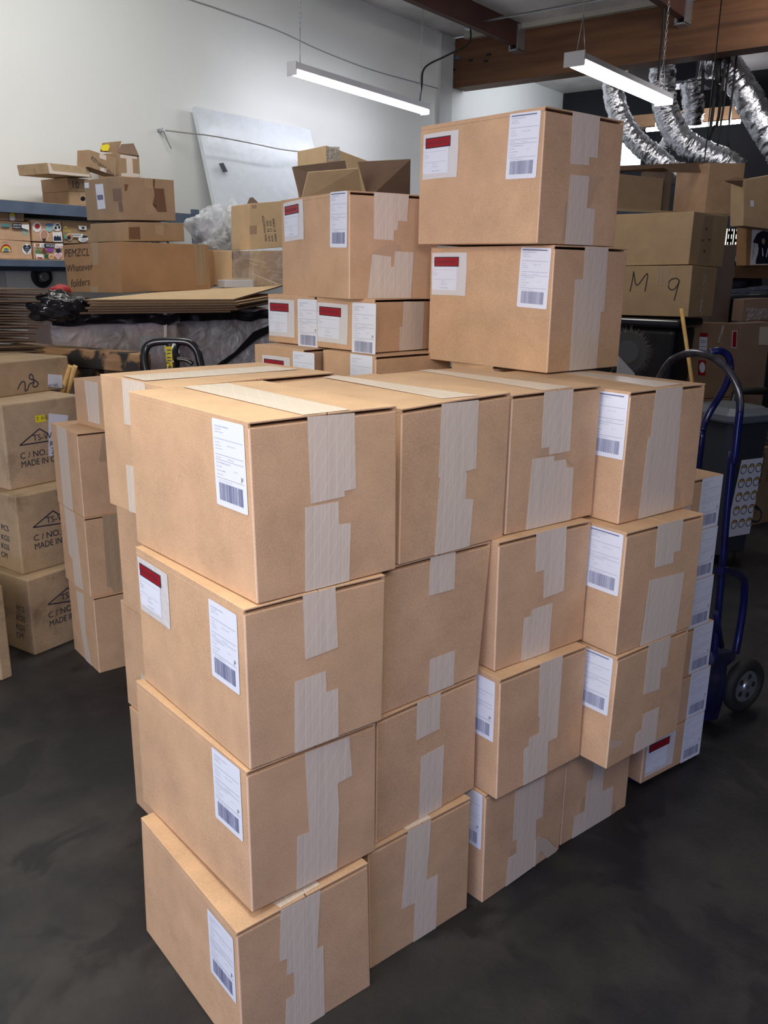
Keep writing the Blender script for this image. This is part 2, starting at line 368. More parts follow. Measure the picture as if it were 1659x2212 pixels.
class Carton:
    def __init__(s, C, mat=K, name='shipping_box', label='', cat='box', group=None, flaps=True, bev=.0026, open_top=False, base=None):
        s.C = C; s.v = (C['Rb']-C['Nb']).normalized()
        yaw = math.atan2(s.v.y, s.v.x); s.M = Matrix.Translation(C['Nb']) @ Matrix.Rotation(yaw, 4, 'Z'); s.I = s.M.inverted()
        l = {k: s.I @ C[k] for k in ORD}; s.l = l
        bm = bmesh.new()
        if flaps:
            g = .0095; dn = V((0,0,g))
            hexa(bm, [l[k] if k[1] == 'b' else l[k]-dn for k in ORD]); bevel(bm, bev); bm.normal_update(); edge_hi_faces = [f for f in bm.faces if f.calc_area() < bev*1.2*max(H_ for H_ in ((l['Rb']-l['Nb']).length, (l['Lb']-l['Nb']).length)) and abs(f.normal.z) < .3]
            for A, B in (('N','L'), ('R','B')):      # rails where the long flaps hinge
                a = l[A+'t']; b = l[B+'t']; o = l['N' if A == 'R' else 'R'] if False else None
                t = (l['Rt']-l['Nt']).normalized()*.004*(1 if A == 'N' else -1)
                e = (b-a).normalized()*.002; a2, b2 = a+e, b-e
                d1 = V((0,0,g+.0005)); d2 = V((0,0,.003))
                hexa(bm, [a2-d1, a2+t-d1, b2+t-d1, b2-d1, a2-d2, a2+t-d2, b2+t-d2, b2-d2])
            for f in bm.faces: f.material_index = 0
            for f in edge_hi_faces: f.material_index = 1  # bevel faces take the painted edge highlight
        elif open_top:
            t = .005
            hexa(bm, [l[k] if k[1] == 'b' else l[k[0]+'b']+V((0,0,.006)) for k in ORD])
            ring = ['N','R','B','L']
            cen = sum((l[k+'b'] for k in ring), V())/4
            for q in range(4):
                a, b = ring[q], ring[(q+1) % 4]
                ins = lambda p: p + V(((cen-p).x, (cen-p).y, 0)).normalized()*t*1.4
                ab, bb, at_, bt = l[a+'b'], l[b+'b'], l[a+'t'], l[b+'t']
                hexa(bm, [ab, bb, ins(bb), ins(ab), at_, bt, ins(bt), ins(at_)])
        else:
            hexa(bm, [l[k] for k in ORD]); bevel(bm, bev)
        s.o = fin(bm, name, [mat, EDGEHI] if flaps else [mat], None); s.o.matrix_world = s.M
        tag(s.o, label, cat, group)
        if flaps:
            for side, (A, B, cA, cB) in enumerate((('N','L','R','B'), ('R','B','N','L'))):
                mA = (l[A+'t']+l[cA+'t'])/2; mB = (l[B+'t']+l[cB+'t'])/2
                gp = (l[A+'t']-l[cA+'t']).normalized()*.0012; th = V((0,0,.0038)); up = V((0,0,.0))
                bm = bmesh.new()
                rise = V((0,0,.0012))
                P = [l[A+'t']-th, mA+gp-th+rise, mB+gp-th+rise, l[B+'t']-th, l[A+'t'], mA+gp+rise, mB+gp+rise, l[B+'t']]
                if side: P = [P[1],P[0],P[3],P[2],P[5],P[4],P[7],P[6]]
                hexa(bm, P); bevel(bm, .0008, 1)
                fin(bm, 'top_flap', mat, s.o)
    def face(s, F):
        C = s.C
        if F == 'R': o, a, b = C['Nb'], C['Rb'], C['Nt']
        elif F == 'L': o, a, b = C['Lb'], C['Nb'], C['Nt']
        elif F == 'T': o, a, b = C['Nt'], C['Rt'], C['Lt']
        x = (a-o).normalized(); n = x.cross(b-o).normalized()
        return o, x, n.cross(x), n
    def at(s, F, fr, x, y):
        o, ax, ay, n = s.face(F); return hit(px(fr, x, y), o, n)
    def patch(s, F, fr, pts, mat=TAPE, name='packing_tape', off=.0006, th=.0004, local=None):
        """sheet lying on face F; pts are photo pixels of its outline, or metres on the face when local"""
        o, ax, ay, n = s.face(F)
        if F == 'T': off += .0012
        bm = bmesh.new(); uvl = bm.loops.layers.uv.new('UVMap')
        P2 = []
        for p in pts:
            if local: P2.append(V(p))
            else:
                h_ = hit(px(fr, *p), o, n) - o; P2.append(V((h_.dot(ax), h_.dot(ay))))
        Wm = (s.C['Nb']-s.C['Lb']).length if F == 'L' else (s.C['Rt']-s.C['Nt']).length
        Hm = (s.C['Lt']-s.C['Nt']).length if F == 'T' else (s.C['Nt']-s.C['Nb']).length
        P2 = [V((min(max(p.x, -.004), Wm+.004), min(max(p.y, 0.001), Hm+.0005))) for p in P2]
        f = bm.faces.new([bm.verts.new(s.I @ (o+ax*p.x+ay*p.y+n*off)) for p in P2])
        r = bmesh.ops.extrude_face_region(bm, geom=[f]); nl = (s.I.to_3x3() @ n)
        for e in r['geom']:
            if isinstance(e, bmesh.types.BMVert): e.co += nl*th
        for fc in bm.faces:
            for lp in fc.loops:
                w = s.M @ lp.vert.co - o; lp[uvl].uv = (w.dot(ax), w.dot(ay)) if F != 'T' else (w.dot(ax), w.dot(ay))
        bmesh.ops.recalc_face_normals(bm, faces=bm.faces[:])
        return fin(bm, name, mat, s.o)
    def frame(s, F, pt, rot=0, off=.001):
        o, ax, ay, n = s.face(F)
        R = Matrix((ax, ay, n)).transposed().to_4x4() @ Matrix.Rotation(rot, 4, 'Z')
        R.translation = pt + n*off; return s.I @ R
    def decal(s, me, name, F, fr, x, y, corner='TL', w=.1016, rot=0, off=.0012):
        o, ax, ay, n = s.face(F); p = s.at(F, fr, x, y)
        if corner == 'TR': p = p - ax*w
        return link(name, me, [], s.o, s.frame(F, p, rot, off))
    def label(s, kind, F, fr, x, y, corner='TL', rot=0): return s.decal(LM[kind], 'shipping_label', F, fr, x, y, corner, .1016, rot)
    def pouch(s, fr, x, y, rot=0, F='L'): return s.decal(PM, 'packing_list_pouch', F, fr, x, y, 'TL', .14, rot)
    def text(s, F, fr, x, y, st, size, rot=0, mat=MARK, shear=0, name='printed_text', ws=1):
        bm = bmesh.new(); text_bm(bm, st, size, 0, 0, 0, 0, shear, ws)
        return fin(bm, name, mat, s.o, s.frame(F, s.at(F, fr, x, y), rot, .0015))
    def stroke(s, F, fr, strokes, w=.004, mat=MARK, name='marker_writing'):
        o, ax, ay, n = s.face(F); bm = bmesh.new()
        for st in strokes:
            P = [s.I @ (s.at(F, fr, *p)+n*.0008) for p in st]
            nn = s.I.to_3x3() @ n
            P = smooth_path(P, 4) if len(P) > 2 else P
            for a, b in zip(P[:-1], P[1:]):
                if (b-a).length < 1e-6: continue
                sd = (b-a).normalized().cross(nn)*w/2
                bm.faces.new([bm.verts.new(q) for q in (a-sd, b-sd, b+sd, a+sd)])
        return fin(bm, name, mat, s.o)
def front(fr, BL, BR, TR, TL, dep, yaw, D, z0=None, Y=None):
    """corners of a carton whose front (R) face fills the given outline, standing at camera distance dep"""
    a = at(fr, *BL, dep) if Y is None else atY(fr, *BL, Y); v = V((math.cos(yaw), math.sin(yaw), 0)); n = V((v.y, -v.x, 0))
    q = [hit(px(fr, *p), a, n) for p in (BL, BR, TR, TL)]
    if z0 is not None:
        for k in (0, 1): q[k] = V((q[3-k].x, q[3-k].y, z0))
    b = -n*D
    return dict(Nb=q[0], Rb=q[1], Rt=q[2], Nt=q[3], Bb=q[1]+b, Lb=q[0]+b, Bt=q[2]+b, Lt=q[3]+b)
def leftface(fr, Lb, Nb, Nt, Lt, dep, yaw, Wd):
    a = at(fr, *Nb, dep); v = V((math.cos(yaw), math.sin(yaw), 0))
    q = [hit(px(fr, *p), a, v) for p in (Lb, Nb, Nt, Lt)]
    return dict(Lb=q[0], Nb=q[1], Nt=q[2], Lt=q[3], Rb=q[1]+v*Wd, Bb=q[0]+v*Wd, Rt=q[2]+v*Wd, Bt=q[3]+v*Wd)

# ================================================================== THE ROOM
def slab(name, a, b, mat, kind=True):
    bm = bmesh.new(); box(bm, a, b); o = fin(bm, name, mat)
    return struct(o) if kind else o
slab('floor', (-6, -6, -.1), (16, 8.0, 0), FLOOR)
slab('wall_left', (-6, 7.73, 0), (15.3, 7.9, 4.8), WHITEW)
slab('ceiling', (-6, -6, 4.8), (11.7, 7.9, 4.9), CEILM)
slab('ceiling', (11.7, -6, 4.60), (15.4, 7.9, 4.7), CEILM)
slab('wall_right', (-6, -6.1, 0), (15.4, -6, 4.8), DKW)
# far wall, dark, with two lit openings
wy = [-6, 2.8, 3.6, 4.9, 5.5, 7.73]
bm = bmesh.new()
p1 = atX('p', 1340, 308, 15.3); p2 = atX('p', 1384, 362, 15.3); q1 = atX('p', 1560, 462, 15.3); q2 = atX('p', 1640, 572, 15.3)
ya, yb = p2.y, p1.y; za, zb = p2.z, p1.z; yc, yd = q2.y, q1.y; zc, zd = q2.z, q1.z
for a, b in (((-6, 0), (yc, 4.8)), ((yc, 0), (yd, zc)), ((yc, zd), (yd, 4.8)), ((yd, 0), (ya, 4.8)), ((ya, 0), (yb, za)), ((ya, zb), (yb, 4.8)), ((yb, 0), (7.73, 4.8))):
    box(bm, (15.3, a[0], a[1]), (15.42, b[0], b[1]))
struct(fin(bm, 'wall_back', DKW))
SKYG = plain('daylit_glass', (.85, .9, 1), .4, emit=1.6); WARMW = plain('lit_room_wall', (.95, .93, .85), .6, emit=.75)
for nm, y0, y1, z0, z1, mt in (('window_1', ya, yb, za, zb, SKYG), ('window_2', yc, yd, zc, zd, WARMW)):
    bm = bmesh.new(); box(bm, (15.36, y0, z0), (15.40, y1, z1)); w_ = struct(fin(bm, nm, mt))
    bm = bmesh.new()
    for a, b in (((15.27, y0-.04, z0-.04), (15.34, y1+.04, z0)), ((15.27, y0-.04, z1), (15.34, y1+.04, z1+.04)), ((15.27, y0-.04, z0), (15.34, y0, z1)), ((15.27, y1, z0), (15.34, y1+.04, z1))): box(bm, a, b)
    fin(bm, 'window_frame', BLK, w_)
# pilaster and wall joint
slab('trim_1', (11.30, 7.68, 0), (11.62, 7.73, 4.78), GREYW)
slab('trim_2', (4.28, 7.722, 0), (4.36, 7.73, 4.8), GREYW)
# laminated beam
bm = bmesh.new(); box(bm, (11.69, -6, 4.12), (12.0, 7.70, 4.78)); o = fin(bm, 'trim_3', GLU); struct(o); o['label'] = 'laminated timber roof beam'
bm = bmesh.new(); box(bm, (11.60, -6, 4.74), (11.69, 7.5, 4.80)); struct(fin(bm, 'trim_4', plain('pale_ledger', (.50, .47, .40), .5)))
bm = bmesh.new()
for (x, y, w_, h_) in ((45,170,240,95),): 
    a = atX('v', x, y+h_, 11.68); b = atX('v', x+w_, y, 11.68); box(bm, (11.66, b.y, a.z), (11.69, a.y, b.z))
st = tag(fin(bm, 'steel_strap', STEELB), 'short dark steel strap bolted across wall end of the big roof beam', 'bracket')
for (x, y) in ((755,125), (705,240), (430,230), (120,395)):
    bm = bmesh.new(); a = atX('v', x, y+48, 11.685); b = atX('v', x+75, y, 11.685); box(bm, (11.675, b.y, a.z), (11.69, a.y, b.z))
    tag(fin(bm, 'bolt_plate', BLK), 'small square black bolt plate on face of the laminated roof beam', 'bracket', 'bolt plates on the roof beam')
# purlins running along the room
for k, Y in enumerate((6.62, 4.3, 2.0)):
    bm = bmesh.new(); box(bm, (-6, Y-.05, 4.52), (11.60, Y+.05, 4.80)); struct(fin(bm, 'trim_%d' % (5+k), PURL))
    bm = bmesh.new(); box(bm, (11.50, Y-.07, 4.46), (11.69, Y-.05, 4.78)); box(bm, (11.50, Y+.05, 4.46), (11.69, Y+.07, 4.78)); box(bm, (11.50, Y-.07, 4.45), (11.69, Y+.07, 4.47))
    tag(fin(bm, 'beam_hanger', GALV), ['steel hanger holding the roof timber nearest the white wall', 'steel hanger under second roof timber from the wall', 'steel hanger of roof timber farthest right'][k], 'bracket')
bm = bmesh.new(); a = atZ('p', 1024, 49, 4.62)
cyl(bm, (a.x, a.y, 4.62), (a.x+.1, -6, 4.62), .014, 10); tag(fin(bm, 'electrical_conduit', GALV), 'thin grey metal conduit running beneath the ceiling beside the big beam', 'pipe')
bm = bmesh.new(); box(bm, (a.x-.05, a.y-.02, 4.55), (a.x+.05, a.y+.12, 4.66)); jb = tag(fin(bm, 'junction_box', GALV), 'small grey electrical junction box at left end of the ceiling conduit', 'electrical box')
# hair-thin crack line / cable along the white wall
bm = bmesh.new(); tube(bm, [atY('p', x, y, 7.715) for x, y in ((395,-6),(480,22),(600,66),(700,112),(800,150),(900,178),(950,192))], .006, 6)
tag(fin(bm, 'wall_cable', plain('grey_cable', (.33,.33,.34), .6)), 'thin grey cable running down across the upper white wall', 'cable')

# ------------------------------------------------------------------ hanging strip lights
def chain(bm, a, b, r=.008):
    a, b = V(a), V(b); n = max(4, int((b-a).length/.045)); d = (b-a)/n
    for k in range(n):
        c = a+d*(k+.5); s_ = V((1,0,0)) if k % 2 else V((0,1,0)); h_ = d*.68
        tube(bm, [c-h_, c-h_*.6+s_*r*1.3, c+h_*.6+s_*r*1.3, c+h_, c+h_*.6-s_*r*1.3, c-h_*.6-s_*r*1.3, c-h_], r*.32, 4, 0, 0, False)
def strip_light(P, Q, label, two, wid):
    P, Q = V(P), V(Q); d = (Q-P); L = d.length; yaw = math.atan2(d.y, d.x); pit = -math.atan2(d.z, math.hypot(d.x, d.y))
    r = bpy.data.objects.new('strip_light', None); COL.objects.link(r); r.matrix_world = Matrix.Translation(P) @ Matrix.Rotation(yaw, 4, 'Z') @ Matrix.Rotation(pit, 4, 'Y')
    tag(r, label, 'ceiling light', 'hanging strip lights')
    bm = bmesh.new(); w = wid
    for s_ in (1, -1): pass
    prof = [(-w*.35, .07), (w*.35, .07), (w*.5, .0), (w*.42, -.005), (-w*.42, -.005), (-w*.5, .0)]
    A = [bm.verts.new((0, y, z)) for y, z in prof]; B = [bm.verts.new((L, y, z)) for y, z in prof]
    for k in range(6): bm.faces.new([A[k], A[(k+1)%6], B[(k+1)%6], B[k]])
    bm.faces.new(A); bm.faces.new(B); bmesh.ops.recalc_face_normals(bm, faces=bm.faces[:])
    fin(bm, 'lamp_housing', LAMPB, r)
    segs = ((.02, L/2-.02), (L/2+.02, L-.02)) if two else ((.02, L-.02),)
    for x0, x1 in segs:
        rows = (0,) if two else (-.045, .045)
        for y in rows:
            bm = bmesh.new(); tube(bm, [(x0, y, -.02), (x1, y, -.02)], .042 if two else .038, 12, 0, 0)
            fin(bm, 'light_tube', TUBE, r)
    for x0 in (-.015, L):
        bm = bmesh.new(); box(bm, (x0, -w*.5, -.06), (x0+.015, w*.5, .075)); fin(bm, 'end_cap', LAMPB, r)
    for x in (.12, L-.12):
        bm = bmesh.new(); cyl(bm, (x-.04, -w*.3, .07), (x, 0, .42), .004, 5); cyl(bm, (x+.04, w*.3, .07), (x, 0, .42), .004, 5)
        top = 4.8-P.z-.02
        chain(bm, (x, 0, .42), (x, 0, top)); fin(bm, 'hanging_chain', GALV, r)
    return r
A1_, A2_ = at('p', 632, 158, 10), at('p', 914, 238, 10)
strip_light((7.28, 6.83, 3.52), (9.72, 6.83, 3.47), 'long two-section strip light hanging close along the white wall', True, .13)
strip_light((8.47, 4.18, 3.50), (10.9, 4.18, 3.50), 'glowing two-tube strip light in front of the timber beam by the ducts', False, .22)
bm = bmesh.new(); tube(bm, [(a.x, a.y+.05, 4.55)] + [atX('p', x, y, X) for x, y, X in ((1012,95,10.4),(965,120,10.0),(918,146,9.75),(911,185,9.7),(906,222,9.68))], .012, 6)
tag(fin(bm, 'electric_cable', RUB), 'black power cord drooping from junction box to the wall strip light', 'cable')

# pose (x, y, z, yaw, depth, width, height) of every big carton and the photo pixels of its seen corners
POSE = {
 'T1': ((0.9519,0.9974,0.9350,-0.2155,0.4570,0.3143,0.3158), {'Nt': (537, 912), 'Nb': (556, 1307), 'Lt': (277, 845), 'Lb': (296, 1172), 'Rt': (857, 876), 'Rb': (855, 1232)}),
 'T2': ((0.9299,1.0005,0.6256,-0.2383,0.4477,0.3025,0.3094), {'Nt': (527, 1315), 'Nb': (541, 1667), 'Lt': (292, 1180), 'Lb': (313, 1468), 'Rt': (832, 1240), 'Rb': (825, 1556)}),
 'T3': ((0.9255,1.0032,0.3167,-0.2158,0.4544,0.2963,0.3089), {'Nt': (533, 1664), 'Nb': (545, 1970), 'Lt': (293, 1470), 'Lb': (310, 1745), 'Rt': (812, 1562), 'Rb': (813, 1848)}),
 'T4': ((0.8873,1.0005,0.0000,-0.2390,0.4479,0.3101,0.3167), {'Nt': (510, 2018), 'Lt': (303, 1753), 'Lb': (316, 2011), 'Rt': (795, 1852), 'Rb': (800, 2130)}),
 'A1': ((1.2998,0.9504,0.9253,-0.2116,0.4520,0.3063,0.3127), {'Rt': (1103.7, 845), 'Rb': (1086, 1162)}),
 'A2': ((1.2606,0.9647,0.6056,-0.2278,0.4520,0.3063,0.3197), {'Rt': (1071, 1166), 'Rb': (1033, 1456)}),
 'A3': ((1.2461,0.9592,0.3092,-0.1897,0.4520,0.3063,0.2964), {'Rt': (1031, 1460), 'Rb': (1024, 1702)}),
 'A4': ((1.2211,0.9564,0.0000,-0.2248,0.4520,0.3042,0.3092), {'Rt': (1017, 1723), 'Rb': (1008.5, 1963), 'Nt': (794.5, 1840), 'Nb': (800, 2095)}),
 'B1': ((1.6087,0.8870,0.9263,-0.2504,0.4520,0.2965,0.3119), {'Rt': (1299, 831.5), 'Rb': (1277.5, 1117)}),
 'B2': ((1.5628,0.8728,0.6159,-0.2550,0.4520,0.3055,0.3104), {'Nt': (1076.7, 1170.7), 'Nb': (1067.6, 1453), 'Rt': (1277.5, 1121), 'Rb': (1257.5, 1384)}),
 'B3': ((1.5445,0.8413,0.3070,-0.2360,0.4520,0.3044,0.3089), {'Nt': (1080, 1467), 'Nb': (1072, 1730), 'Rt': (1268.4, 1393), 'Rb': (1252.8, 1635.5)}),
 'B4': ((1.5517,0.8698,0.0000,-0.1805,0.4520,0.3208,0.3070), {'Nb': (1041, 1956), 'Rb': (1207.8, 1827.8)}),
 'C1': ((1.8910,0.7401,0.9146,-0.2442,0.4520,0.3076,0.3137), {'Nt': (1363, 846.7), 'Nb': (1334.5, 1133.6), 'Rt': (1524.4, 828.5), 'Rb': (1496, 1094)}),
 'C2': ((1.8423,0.6984,0.6071,-0.2652,0.4520,0.3054,0.3075), {'Nt': (1354.8, 1151.3), 'Nb': (1328, 1418), 'Rt': (1522, 1109.5), 'Rb': (1492, 1355)}),
 'C3': ((1.8326,0.6913,0.3047,-0.2322,0.4520,0.3074,0.3024), {'Nt': (1335.3, 1420.3), 'Nb': (1309.2, 1662), 'Rt': (1489, 1356.6), 'Rb': (1462, 1576)}),
 'C4': ((1.8772,0.8169,0.0000,-0.2387,0.4520,0.2886,0.3047), {'Rb': (1350.7, 1744)}),
 'U5': ((2.0717,1.0435,1.2333,-0.2109,0.4564,0.3163,0.3250), {'Nt': (1198.6, 529.4), 'Nb': (1181.4, 806.4), 'Lt': (931, 534.5), 'Lb': (924.6, 775.6), 'Rt': (1356, 537), 'Rb': (1334.5, 792)}),
 'U6': ((2.0114,1.0617,1.5583,-0.2290,0.4486,0.3150,0.3165), {'Nt': (1178.4, 229.2), 'Nb': (1160, 525.5), 'Lt': (909, 273.8), 'Lb': (902.6, 527), 'Rt': (1348.6, 261.8), 'Rb': (1327, 533)}),
}
POSE['M1'] = ((1.958,1.627,1.408,-.365,.447,.305,.295), {})
POSE['D1'] = ((1.152,1.449,.935,-.150,.305,.457,.313), {})
G_ = 'large cartons of the front stack'
BIG = {
 'T1': 'kraft carton at the near top corner of the big stack with P shipping label',
 'T2': 'near-corner carton second from the top, with both packing list pouch and P label',
 'T3': 'near-corner carton third from the top, label half under the box above, ragged tape',
 'T4': 'bottom near-corner carton on the floor, bluish shipping label on its left side',
 'A1': 'top-tier carton just right of the near-corner one, tape notched at mid height',
 'A2': 'second-tier carton with two short separate tape ends, crumpled lower right corner',
 'A3': 'third-tier carton right of the near corner column, between the crumpled box and floor row',
 'A4': 'floor-level carton right of the nearest one, long tape with a sideways jog',
 'B1': 'top-tier carton third from the near corner, wide patched tape on its end',
 'B2': 'second-tier carton third from near corner, edge showing beside the crumpled box',
 'B3': 'third-tier carton jutting forward with a half-hidden P label on its left side',
 'B4': 'floor-level carton with peeled paper patch and blue-lit label behind the jog-taped one',
 'C1': 'top-tier carton at far right end of the big stack with one unbroken tape strip',
 'C2': 'second-tier carton at right end of the big stack, full shipping label on its side',
 'C3': 'third-tier carton at right end, overhanging the floor row, scuffed lower corner',
 'C4': 'rightmost floor-level carton of the big stack, set back with wide torn tape',
 'U5': 'lower of the two cartons standing on top of the big stack',
 'U6': 'uppermost carton of all, highest on the right of the big stack',
 'M1': 'large carton with pouch and label behind the big stack, resting on small boxes',
 'D1': 'carton turned sideways behind the near corner one, tape down its left side'}
B = {}; CC = {}
for k in BIG:
    (x, y, z, yaw, L_, W_, H_), sn = POSE[k]; CC[k] = pose_corners(x, y, z, yaw, L_, W_, H_, sn)
for lo, hi in [(c_+str(k+1), c_+str(k)) for c_ in 'TABC' for k in (1, 2, 3)] + [('U5', 'U6')]:
    for q in 'NRBL':
        a_, b_ = CC[lo][q+'t'], CC[hi][q+'b']
        if b_.z < a_.z+.0015: mz = (a_.z+b_.z)/2; a_.z = mz-.0008; b_.z = mz+.0008
for k in 'TABC':
    for q in 'NRBL': CC[k+'4'][q+'b'].z = 0
for k, lab in BIG.items():
    B[k] = Carton(CC[k], K, 'shipping_box', lab, 'cardboard box', G_ if k[0] in 'TABC' else None)
# tape: ends on the right faces, strips over the tops
TP = [('T1','R','a',[(1098,333),(1340,312),(1347,700),(1288,712),(1290,740),(1117,778)]),
 ('T1','R','a',[(1087,797),(1258,765),(1260,882),(1320,876),(1312,1180),(1087,1240)]),
 ('T1','T','a',[(460,183),(690,165),(1340,306),(1098,333)]),
 ('A1','R','b',[(270,198),(460,183),(445,550),(388,565),(398,572),(390,705),(432,707),(410,955),(232,995),(260,597),(254,592)]),
 ('A1','T','p',[(681,813),(713,810),(1034,856),(954,863)]),
 ('B1','R','b',[(795,155),(945,138),(925,460),(820,480),(818,440),(780,447)]),
 ('B1','R','b',[(735,500),(845,485),(845,512),(905,502),(910,545),(945,543),(930,815),(698,878)]),
 ('B1','T','b',[(135,48),(215,45),(945,137),(795,154)]),
 ('C1','R','b',[(1368,137),(1505,120),(1488,330),(1455,760),(1275,815),(1328,390),(1340,388)]),
 ('C1','T','b',[(880,60),(975,55),(1505,121),(1368,138)]),
 ('T2','R','c',[(1087,347),(1283,297),(1297,658),(1105,732)]),
 ('T2','R','c',[(1040,865),(1225,800),(1230,925),(1300,903),(1302,1195),(1040,1305)]),
 ('A2','R','d',[(357,180),(508,143),(500,365),(348,407)]),
 ('A2','R','d',[(355,787),(503,730),(495,955),(345,1010)]),
 ('B2','R','d',[(990,25),(1172,-20),(1155,375),(1033,422),(1035,250),(985,268)]),
 ('B2','R','d',[(965,488),(1086,448),(1065,745),(898,805),(917,540),(957,527)]),
 ('C2','R','k',[(315,603),(458,570),(440,752),(403,762),(400,820),(297,850)]),
 ('C2','R','k',[(270,918),(463,873),(413,1220),(215,1295)]),
 ('T3','R','e',[(1062,78),(1345,-30),(1363,222),(1270,272),(1280,440),(1265,825),(1008,955),(1012,613),(1088,583)]),
 ('A3','R','d',[(278,1043),(420,985),(412,1200),(272,1270)]),
 ('A3','R','f',[(357,97),(495,22),(478,395),(342,470)]),
 ('B3','R','d',[(1012,810),(1150,745),(1115,1250),(1060,1275),(1055,1475),(912,1540),(917,1320),(945,1305),(948,1255),(1008,1225),(1010,1130),(1003,1130)]),
 ('C3','R','k',[(262,1280),(387,1235),(365,1400),(332,1418),(322,1530),(232,1563)]),
 ('C3','R','k',[(232,1672),(322,1630),(300,1835),(175,1903),(190,1780),(225,1755)]),
 ('T4','R','e',[(905,1075),(1160,925),(1140,1330),(1178,1310),(1188,1760),(1080,2000),(938,2010),(942,1655),(995,1620),(992,1480),(945,1500),(947,1392),(900,1412)]),
 ('T4','T','e',[(820,1020),(1090,870),(1160,925),(905,1075)]),
 ('A4','R','f',[(277,543),(418,465),(390,830),(456,797),(445,1120),(310,1210),(318,968),(240,1005)]),
 ('A4','T','f',[(250,523),(395,445),(418,465),(277,543)]),
 ('B4','R','f',[(920,300),(1098,210),(1085,450),(1043,475),(1038,745),(860,888),(880,700),(928,670),(930,590),(905,600)]),
 ('C4','R','f',[(1395,110),(1455,90),(1440,300),(1508,268),(1490,450),(1258,592),(1273,450),(1335,420),(1352,240),(1385,225)]),
 ('U6','R','h',[(1185,125),(1380,162),(1360,470),(1303,463),(1298,522),(1168,512)]),
 ('U6','R','h',[(1168,587),(1302,600),(1283,828),(1345,835),(1328,1095),(1128,1090),(1152,780)]),
 ('U5','R','h',[(1273,1096),(1440,1106),(1408,1570),(1385,1572),(1352,1985),(1158,2012),(1203,1340),(1260,1335)]),
 ('M1','R','g',[(1057,118),(1355,160),(1340,390),(1262,382),(1260,460),(1228,465),(1228,550),(1055,540)]),
 ('M1','R','g',[(1043,668),(1205,690),(1203,775),(1230,775),(1235,642),(1398,652),(1370,1062),(1000,1050)])]
for k, F, fr, pts in TP: B[k].patch(F, fr, pts)
B['D1'].patch('L', 'a', [(150,124),(268,148),(290,395),(165,370)]); B['D1'].patch('L', 'a', [(173,577),(260,600),(300,850),(190,826)])
B['D1'].patch('T', 'a', [(155,127),(268,152),(1060,93),(905,76)])
# older tape remnants and scuffs
for k, fr, pts in (('U6','h',[(1300,660),(1330,620),(1405,597),(1385,640),(1340,690),(1325,780),(1300,820),(1283,828)]), ('U6','h',[(1128,780),(1152,780),(1128,1060),(1105,1060)]),
                   ('M1','g',[(1020,690),(1060,640),(1130,600),(1170,560),(1200,590),(1290,585),(1285,640),(1235,642),(1205,690),(1045,668),(1030,740)]),
                   ('B1','b',[(770,450),(818,445),(818,480),(768,490)]), ('B1','b',[(845,485),(890,473),(930,520),(945,543),(905,502),(845,512)]),
                   ('C1','b',[(1452,760),(1455,640),(1490,650),(1495,745)]), ('C4','f',[(1320,340),(1348,330),(1335,420),(1300,440)]),
                   ('C4','f',[(1508,350),(1518,390),(1512,440),(1492,450)]), ('B4','f',[(890,655),(925,630),(928,670),(880,700)]), ('B2','d',[(1065,745),(1072,650),(1092,725)]),
                   ('C2','k',[(205,1295),(240,1050),(252,1048),(215,1295)])):
    B[k].patch('R', fr, pts, REM, 'tape_remnant', .0004, .0002)
B['B4'].patch('R', 'f', [(1040,595),(1065,573),(1105,580),(1150,630),(1175,640),(1160,675),(1105,715),(1070,655),(1060,690),(1035,750)], plain('peeled_liner', (.52,.42,.36), .6), 'peeled_paper', .0008, .0012)
B['C3'].patch('R', 'd', [(1425,1270),(1500,1270),(1505,1290),(1430,1325)], plain('pale_scuff', (.55,.42,.32), .7), 'scuff_mark', .0004, .0001)
# shipping labels and pouches
for k, kd, fr, x, y, c, rot in (('T1','P','a',612,335,'TL',0), ('T2','P','c',528,362,'TL',0), ('T3','P','c',548,1250,'TL',0), ('T4','P','e',440,1068,'TL',0),
    ('B3','P','d',748,925,'TR',0), ('B4','P','f',728,325,'TR',0), ('C1','H','b',1230,172,'TR',0), ('C2','H','b',1204,890,'TR',0), ('C3','H','d',1453,782,'TR',0),
    ('U6','H','h',738,155,'TL',-.02), ('U5','H','h',818,1108,'TL',-.035), ('M1','H','g',688,140,'TL',-.02)):
    B[k].label(kd, 'L', fr, x, y, c, rot)
B['T2'].pouch('c', 104, 113); B['U6'].pouch('h', 120, 303); B['U5'].pouch('h', 182, 1150); B['M1'].pouch('g', 287, 235, .04)
# flap corner sticking up on the near-corner carton
# ------------------------------------------------------------------ cartons of the hidden and half-seen second row
for k, (x0, x1, y0, y1) in enumerate(((253,285,1100,1345),(265,290,1345,1556),(283,300,1556,1590))):
    yaw = -.2; z0 = (.622, .311, 0)[k]; xs = (1.25, 1.26, 1.255)[k]
    p = (hit(px('p', x0, y0+30), V((xs, 1.7, 0)), V((math.cos(yaw), math.sin(yaw), 0))))
    c = pose_corners(p.x+.30*math.sin(yaw), p.y-.305*math.cos(yaw), z0, yaw, .305, .457, .3095)
    b = Carton(c, K, 'shipping_box', ['carton under the sideways one behind the near corner, a narrow strip visible', 'third carton down behind the near corner, pale tape edge showing', 'floor carton at back left of the big stack, a sliver visible'][k], 'cardboard box', 'cartons of the hidden second row')
    if k == 1: b.patch('L', None, [(.10, .0), (.17, .0), (.17, .13), (.10, .13)], local=True)
    B['D%d' % (k+2)] = b
